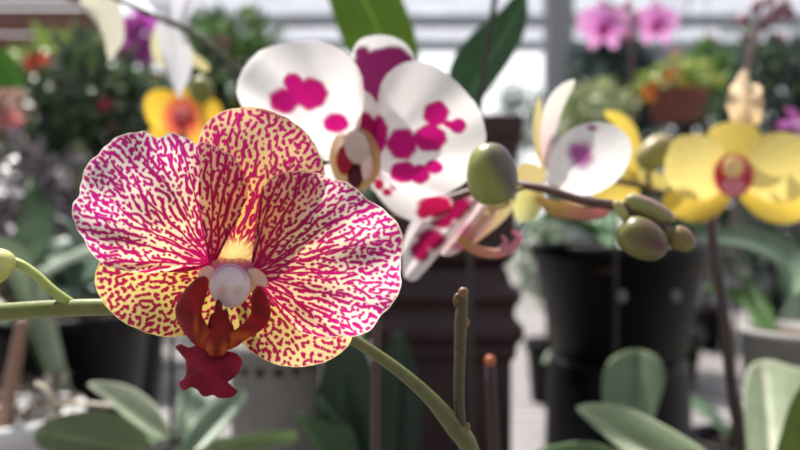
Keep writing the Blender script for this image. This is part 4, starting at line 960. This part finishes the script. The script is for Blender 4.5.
# pink phalaenopsis high at right
Yp = 1.15
RI = root('potted_orchid', 'tall orchid with two soft pink blooms near the top right of the grey post', 'orchid', (W(630, 0, Yp + .05)[0], Yp + .05, BENCH))
xx = W(630, 0, Yp + .05)[0]
pot(xx, Yp + .05, BENCH, .06, .12, M['black'], RI)
orchid_leaves(xx, Yp + .05, BENCH + .115, RI, [(30, .18, .06, .05), (190, .18, .06, .05), (110, .16, .06, .05)], (80, 110, 70))
tube('flower_stem', [(xx, Yp + .05, BENCH + .11), W(632, 200, Yp + .05), W(632, 90, Yp + .04), W(630, 40, Yp + .02), W(622, 10, Yp + .01), W(604, 4, Yp + .01)], .0032, M['stem'], RI, color=(84, 90, 66), color2=(120, 80, 90), seg=10)
def pink(x, y, s, sd):
    f = bpy.data.objects.new('flower', None); COL.objects.link(f); f.parent = RI
    w_ = W(x, y, Yp); f.location = w_ - WORLD[RI.name]; register(f, w_)
    pk = (206, 118, 190); pk2 = (222, 162, 208)
    def sc(P): return [(x + a * s, y + b * s) for a, b in P]
    shape('sepal', sc([(0, 0), (-8, -10), (-7, -22), (0, -27), (7, -22), (8, -10)]), f, M['soft'], (x, y), (x, y - 27 * s), Y=(Yp + .005, Yp + .012), nr=10, nth=30, color=two(pk, pk2))
    shape('sepal', sc([(0, 0), (-12, 6), (-17, 18), (-12, 25), (-4, 20), (2, 8)]), f, M['soft'], (x, y), (x - 12 * s, y + 25 * s), Y=(Yp + .005, Yp + .012), nr=10, nth=30, color=two(pk, pk2))
    shape('sepal', sc([(0, 0), (12, 6), (17, 18), (12, 25), (4, 20), (-2, 8)]), f, M['soft'], (x, y), (x + 12 * s, y + 25 * s), Y=(Yp + .005, Yp + .012), nr=10, nth=30, color=two(pk, pk2))
    shape('petal', sc([(0, 2), (-10, 10), (-22, 10), (-28, 0), (-25, -12), (-14, -18), (-4, -10)]), f, M['soft'], (x, y), (x - 28 * s, y), Y=(Yp, Yp - .008), nr=12, nth=36, color=two(pk, pk2))
    shape('petal', sc([(0, 2), (10, 10), (22, 10), (28, 0), (25, -12), (14, -18), (4, -10)]), f, M['soft'], (x, y), (x + 28 * s, y), Y=(Yp, Yp - .008), nr=12, nth=36, color=two(pk, pk2))
    shape('lip', sc([(0, -2), (5, 2), (5, 9), (0, 14), (-5, 9), (-5, 2)]), f, M['soft'], (x, y - 2), (x, y + 14 * s), Y=(Yp - .006, Yp - .012), ctr=(x, y + 6 * s), puff=.004, nr=8, nth=24, color=(200, 60, 150))
pink(603, 25, .95, 1)
pink(656, 23, .85, 2)
for i, (x, y) in enumerate(((629, 34), (634, 18), (628, 6))):
    ovoid('bud', W(x, y, Yp), .012, .009, (0, 0, 1), M['waxy'], RI, (200, 130, 160), (180, 110, 140))

# hanging stem of pinkish buds, upper right
RJ = root('potted_orchid', 'thin grey stem branching into dusky pink buds at the upper right', 'orchid', (W(735, 0, .85)[0], .85, BENCH))
xx = W(735, 0, .85)[0]
pot(xx, .85, BENCH, .055, .11, M['black'], RJ)
orchid_leaves(xx, .85, BENCH + .1, RJ, [(0, .16, .055, .05), (140, .15, .055, .05), (270, .1, .05, .03)], (92, 118, 90))
tube('flower_stem', [(xx, .85, BENCH + .1), W(735, 200, .85), W(738, 120, .84), W(744, 80, .83), W(752, 48, .82), W(762, 22, .81), W(778, 4, .8), W(792, -12, .8)], [.003, .003, .0032, .0034, .003, .0026, .002, .0016], M['stem'], RJ, color=(80, 80, 64), color2=(150, 118, 124), seg=10)
for i, (x, y, r_) in enumerate(((743, 20, 6), (757, 6, 6), (766, 20, 5), (776, 14, 6), (784, 6, 6), (770, 0, 5), (790, 14, 5), (748, 36, 4))):
    b = ovoid('bud', W(x, y, .8), r_ * 1.2 / F * .8, r_ / F * .8, (.4, 0, 1), M['waxy'], RJ, (150, 104, 116), (176, 128, 140))
    pxtube('pedicel', [(x, y, .8), ((x + 760) / 2, (y + 24) / 2 + 4, .805), (758, 34, .815)], 1.4, M['stem'], b, color=(140, 110, 116), seg=6)

# ================================================================== GREENHOUSE SHELL AND FAR TREES
def corrugated(name, x0, x1, y0, y1, z, amp, per, mat):
    nx = int((x1 - x0) / per * 6); xs = np.linspace(x0, x1, nx)
    V = []
    for yy in (y0, y1):
        for t in (0, .004):
            for x in xs: V.append((x, yy, z + t + amp * math.sin((x - x0) / per * 2 * math.pi)))
    Fc = []
    for t in (0, 1):
        for i in range(nx - 1):
            a, b = t * nx + i, 2 * nx + t * nx + i
            Fc.append((a, a + 1, b + 1, b) if t else (a, b, b + 1, a + 1))
    return make(name, V, Fc, mat, kind='structure')
corrugated('ceiling', -3.0, 13, 4.6, 9.0, 3.86, .012, .15, M['roof'])
L = []
for yy in (4.62, 5.4, 6.6, 7.8, 8.9): L.append((-9, 13, yy, yy + .09, 3.70, 3.84))
boxes('ceiling_beam', L, M['post'], kind='structure')
# timber lath shade under the roof at left
L = []
y = 5.0
while y < 8.6:
    L.append((-8.6, -3.0, y, y + .13, 3.42, 3.46)); y += .30
for x in (-8.5, -6.7, -4.9, -3.1): L.append((x, x + .1, 5.0, 8.6, 3.33, 3.42))
boxes('ceiling_lath', L, M['lath'], kind='structure')
boxes('wall_back', [(-9, -3.0, 8.95, 9.0, 2.2, 2.35), (-9, -3.0, 8.95, 9.0, 2.75, 2.95), (-9, -3, 8.95, 9, 3.2, 3.4), (-9, -3, 8.95, 9, 0, 1.6)], M['lath'], kind='structure')
boxes('wall_right', [(2.2, 13, 8.9, 8.95, 3.25, 3.7), (2.2, 13, 8.9, 8.95, 0, 1.4)], M['post'], kind='structure')
boxes('pillar', [(W(548, 0, 6)[0], W(574, 0, 6)[0], 6.0, 6.2, 0, 3.7)], M['post'], kind='structure')
boxes('pillar', [(-5.0, -4.85, 6.0, 6.15, 0, 3.33)], M['post'], kind='structure')
def tree(lab, px, py, Y, rad, n, size, cols, seed):
    c = W(px, py, Y)
    RR = root('broadleaf_tree', lab, 'tree', (c[0], Y, 0))
    tube('trunk', [(c[0], Y, 0), (c[0] + .05, Y, c[2] / 2), tuple(c)], [.14, .1, .05], M['trunk'], RR, seg=10)
    foliage('crown', c, rad, n, size, cols, RR, seed=seed)
tree('grey-green tree far off in the bright gap left of the grey post', 520, 118, 18, (.7, .6, 1.0), 900, .2, [(110, 126, 112), (92, 108, 96)], 30)
tree('dark tree far off behind the right side shrubs', 640, 120, 13, (1.5, 1, 1.5), 1500, .35, [(50, 64, 60), (40, 52, 50)], 31)
tree('second dark tree far off at the right edge', 780, 120, 17, (2.2, 1, 1.9), 1500, .35, [(56, 68, 62), (42, 54, 52)], 32)
tree('dark tree far off behind the left shrubs', 120, 120, 13, (2.2, 1, 1.4), 1500, .35, [(52, 66, 50), (66, 82, 58)], 33)
tree('green tree far off behind the upper left white petal', 270, 135, 16.5, (2.2, 1, 1.8), 1500, .35, [(84, 108, 70), (66, 90, 60)], 34)
tree('low green tree far off behind the blotched bloom', 420, 200, 21, (3.4, 1, 1.5), 1500, .35, [(60, 78, 60), (70, 90, 66)], 35)

# ================================================================== LIGHT, SKY, CAMERA
w = bpy.data.worlds.new('sky'); S.world = w; w.use_nodes = True
nt = w.node_tree; bg = nt.nodes['Background']
tc = nt.nodes.new('ShaderNodeTexCoord'); sx = nt.nodes.new('ShaderNodeSeparateXYZ'); rp = nt.nodes.new('ShaderNodeValToRGB')
rp.color_ramp.elements[0].position = .0; rp.color_ramp.elements[0].color = (1, .985, .98, 1)
rp.color_ramp.elements[1].position = .6; rp.color_ramp.elements[1].color = (.86, .90, 1.0, 1)
nt.links.new(tc.outputs['Generated'], sx.inputs[0]); nt.links.new(sx.outputs['Z'], rp.inputs[0]); nt.links.new(rp.outputs[0], bg.inputs[0])
mr = nt.nodes.new('ShaderNodeMapRange'); mr.inputs['From Min'].default_value = .25; mr.inputs['From Max'].default_value = .75
mr.inputs['To Min'].default_value = .38; mr.inputs['To Max'].default_value = 1.4      # the sky is brighter on the sun's side
nt.links.new(sx.outputs['Y'], mr.inputs['Value']); nt.links.new(mr.outputs['Result'], bg.inputs[1])
mr.inputs['From Min'].default_value = -.5; mr.inputs['From Max'].default_value = .5
sd = bpy.data.lights.new('sun', 'SUN'); sd.energy = 7.5; sd.angle = math.radians(1.2); sd.color = (1, .95, .88)
so = bpy.data.objects.new('sun', sd); COL.objects.link(so)
d = Vector((-.25, .42, 1.0)).normalized()       # direction towards the sun: high, behind the flowers
so.rotation_euler = d.to_track_quat('Z', 'Y').to_euler()
so.location = (0, 0, 5)

cam = bpy.data.cameras.new('camera'); co = bpy.data.objects.new('camera', cam); COL.objects.link(co)
co.location = (0, 0, CAMZ); co.rotation_euler = (math.radians(90), 0, 0)
cam.sensor_width = 36; cam.lens = F * 36 / 800; cam.clip_start = .005; cam.clip_end = 100
cam.dof.use_dof = True; cam.dof.focus_distance = .175; cam.dof.aperture_fstop = 6.8
S.camera = co
S.view_settings.view_transform = 'Standard'; S.view_settings.look = 'None'
S.view_settings.exposure = 0.3; S.view_settings.gamma = 1
S.view_settings.use_curve_mapping = False
S.cycles.max_bounces = 10; S.cycles.transmission_bounces = 6; S.cycles.sample_clamp_indirect = 6
S.cycles.use_denoising = True
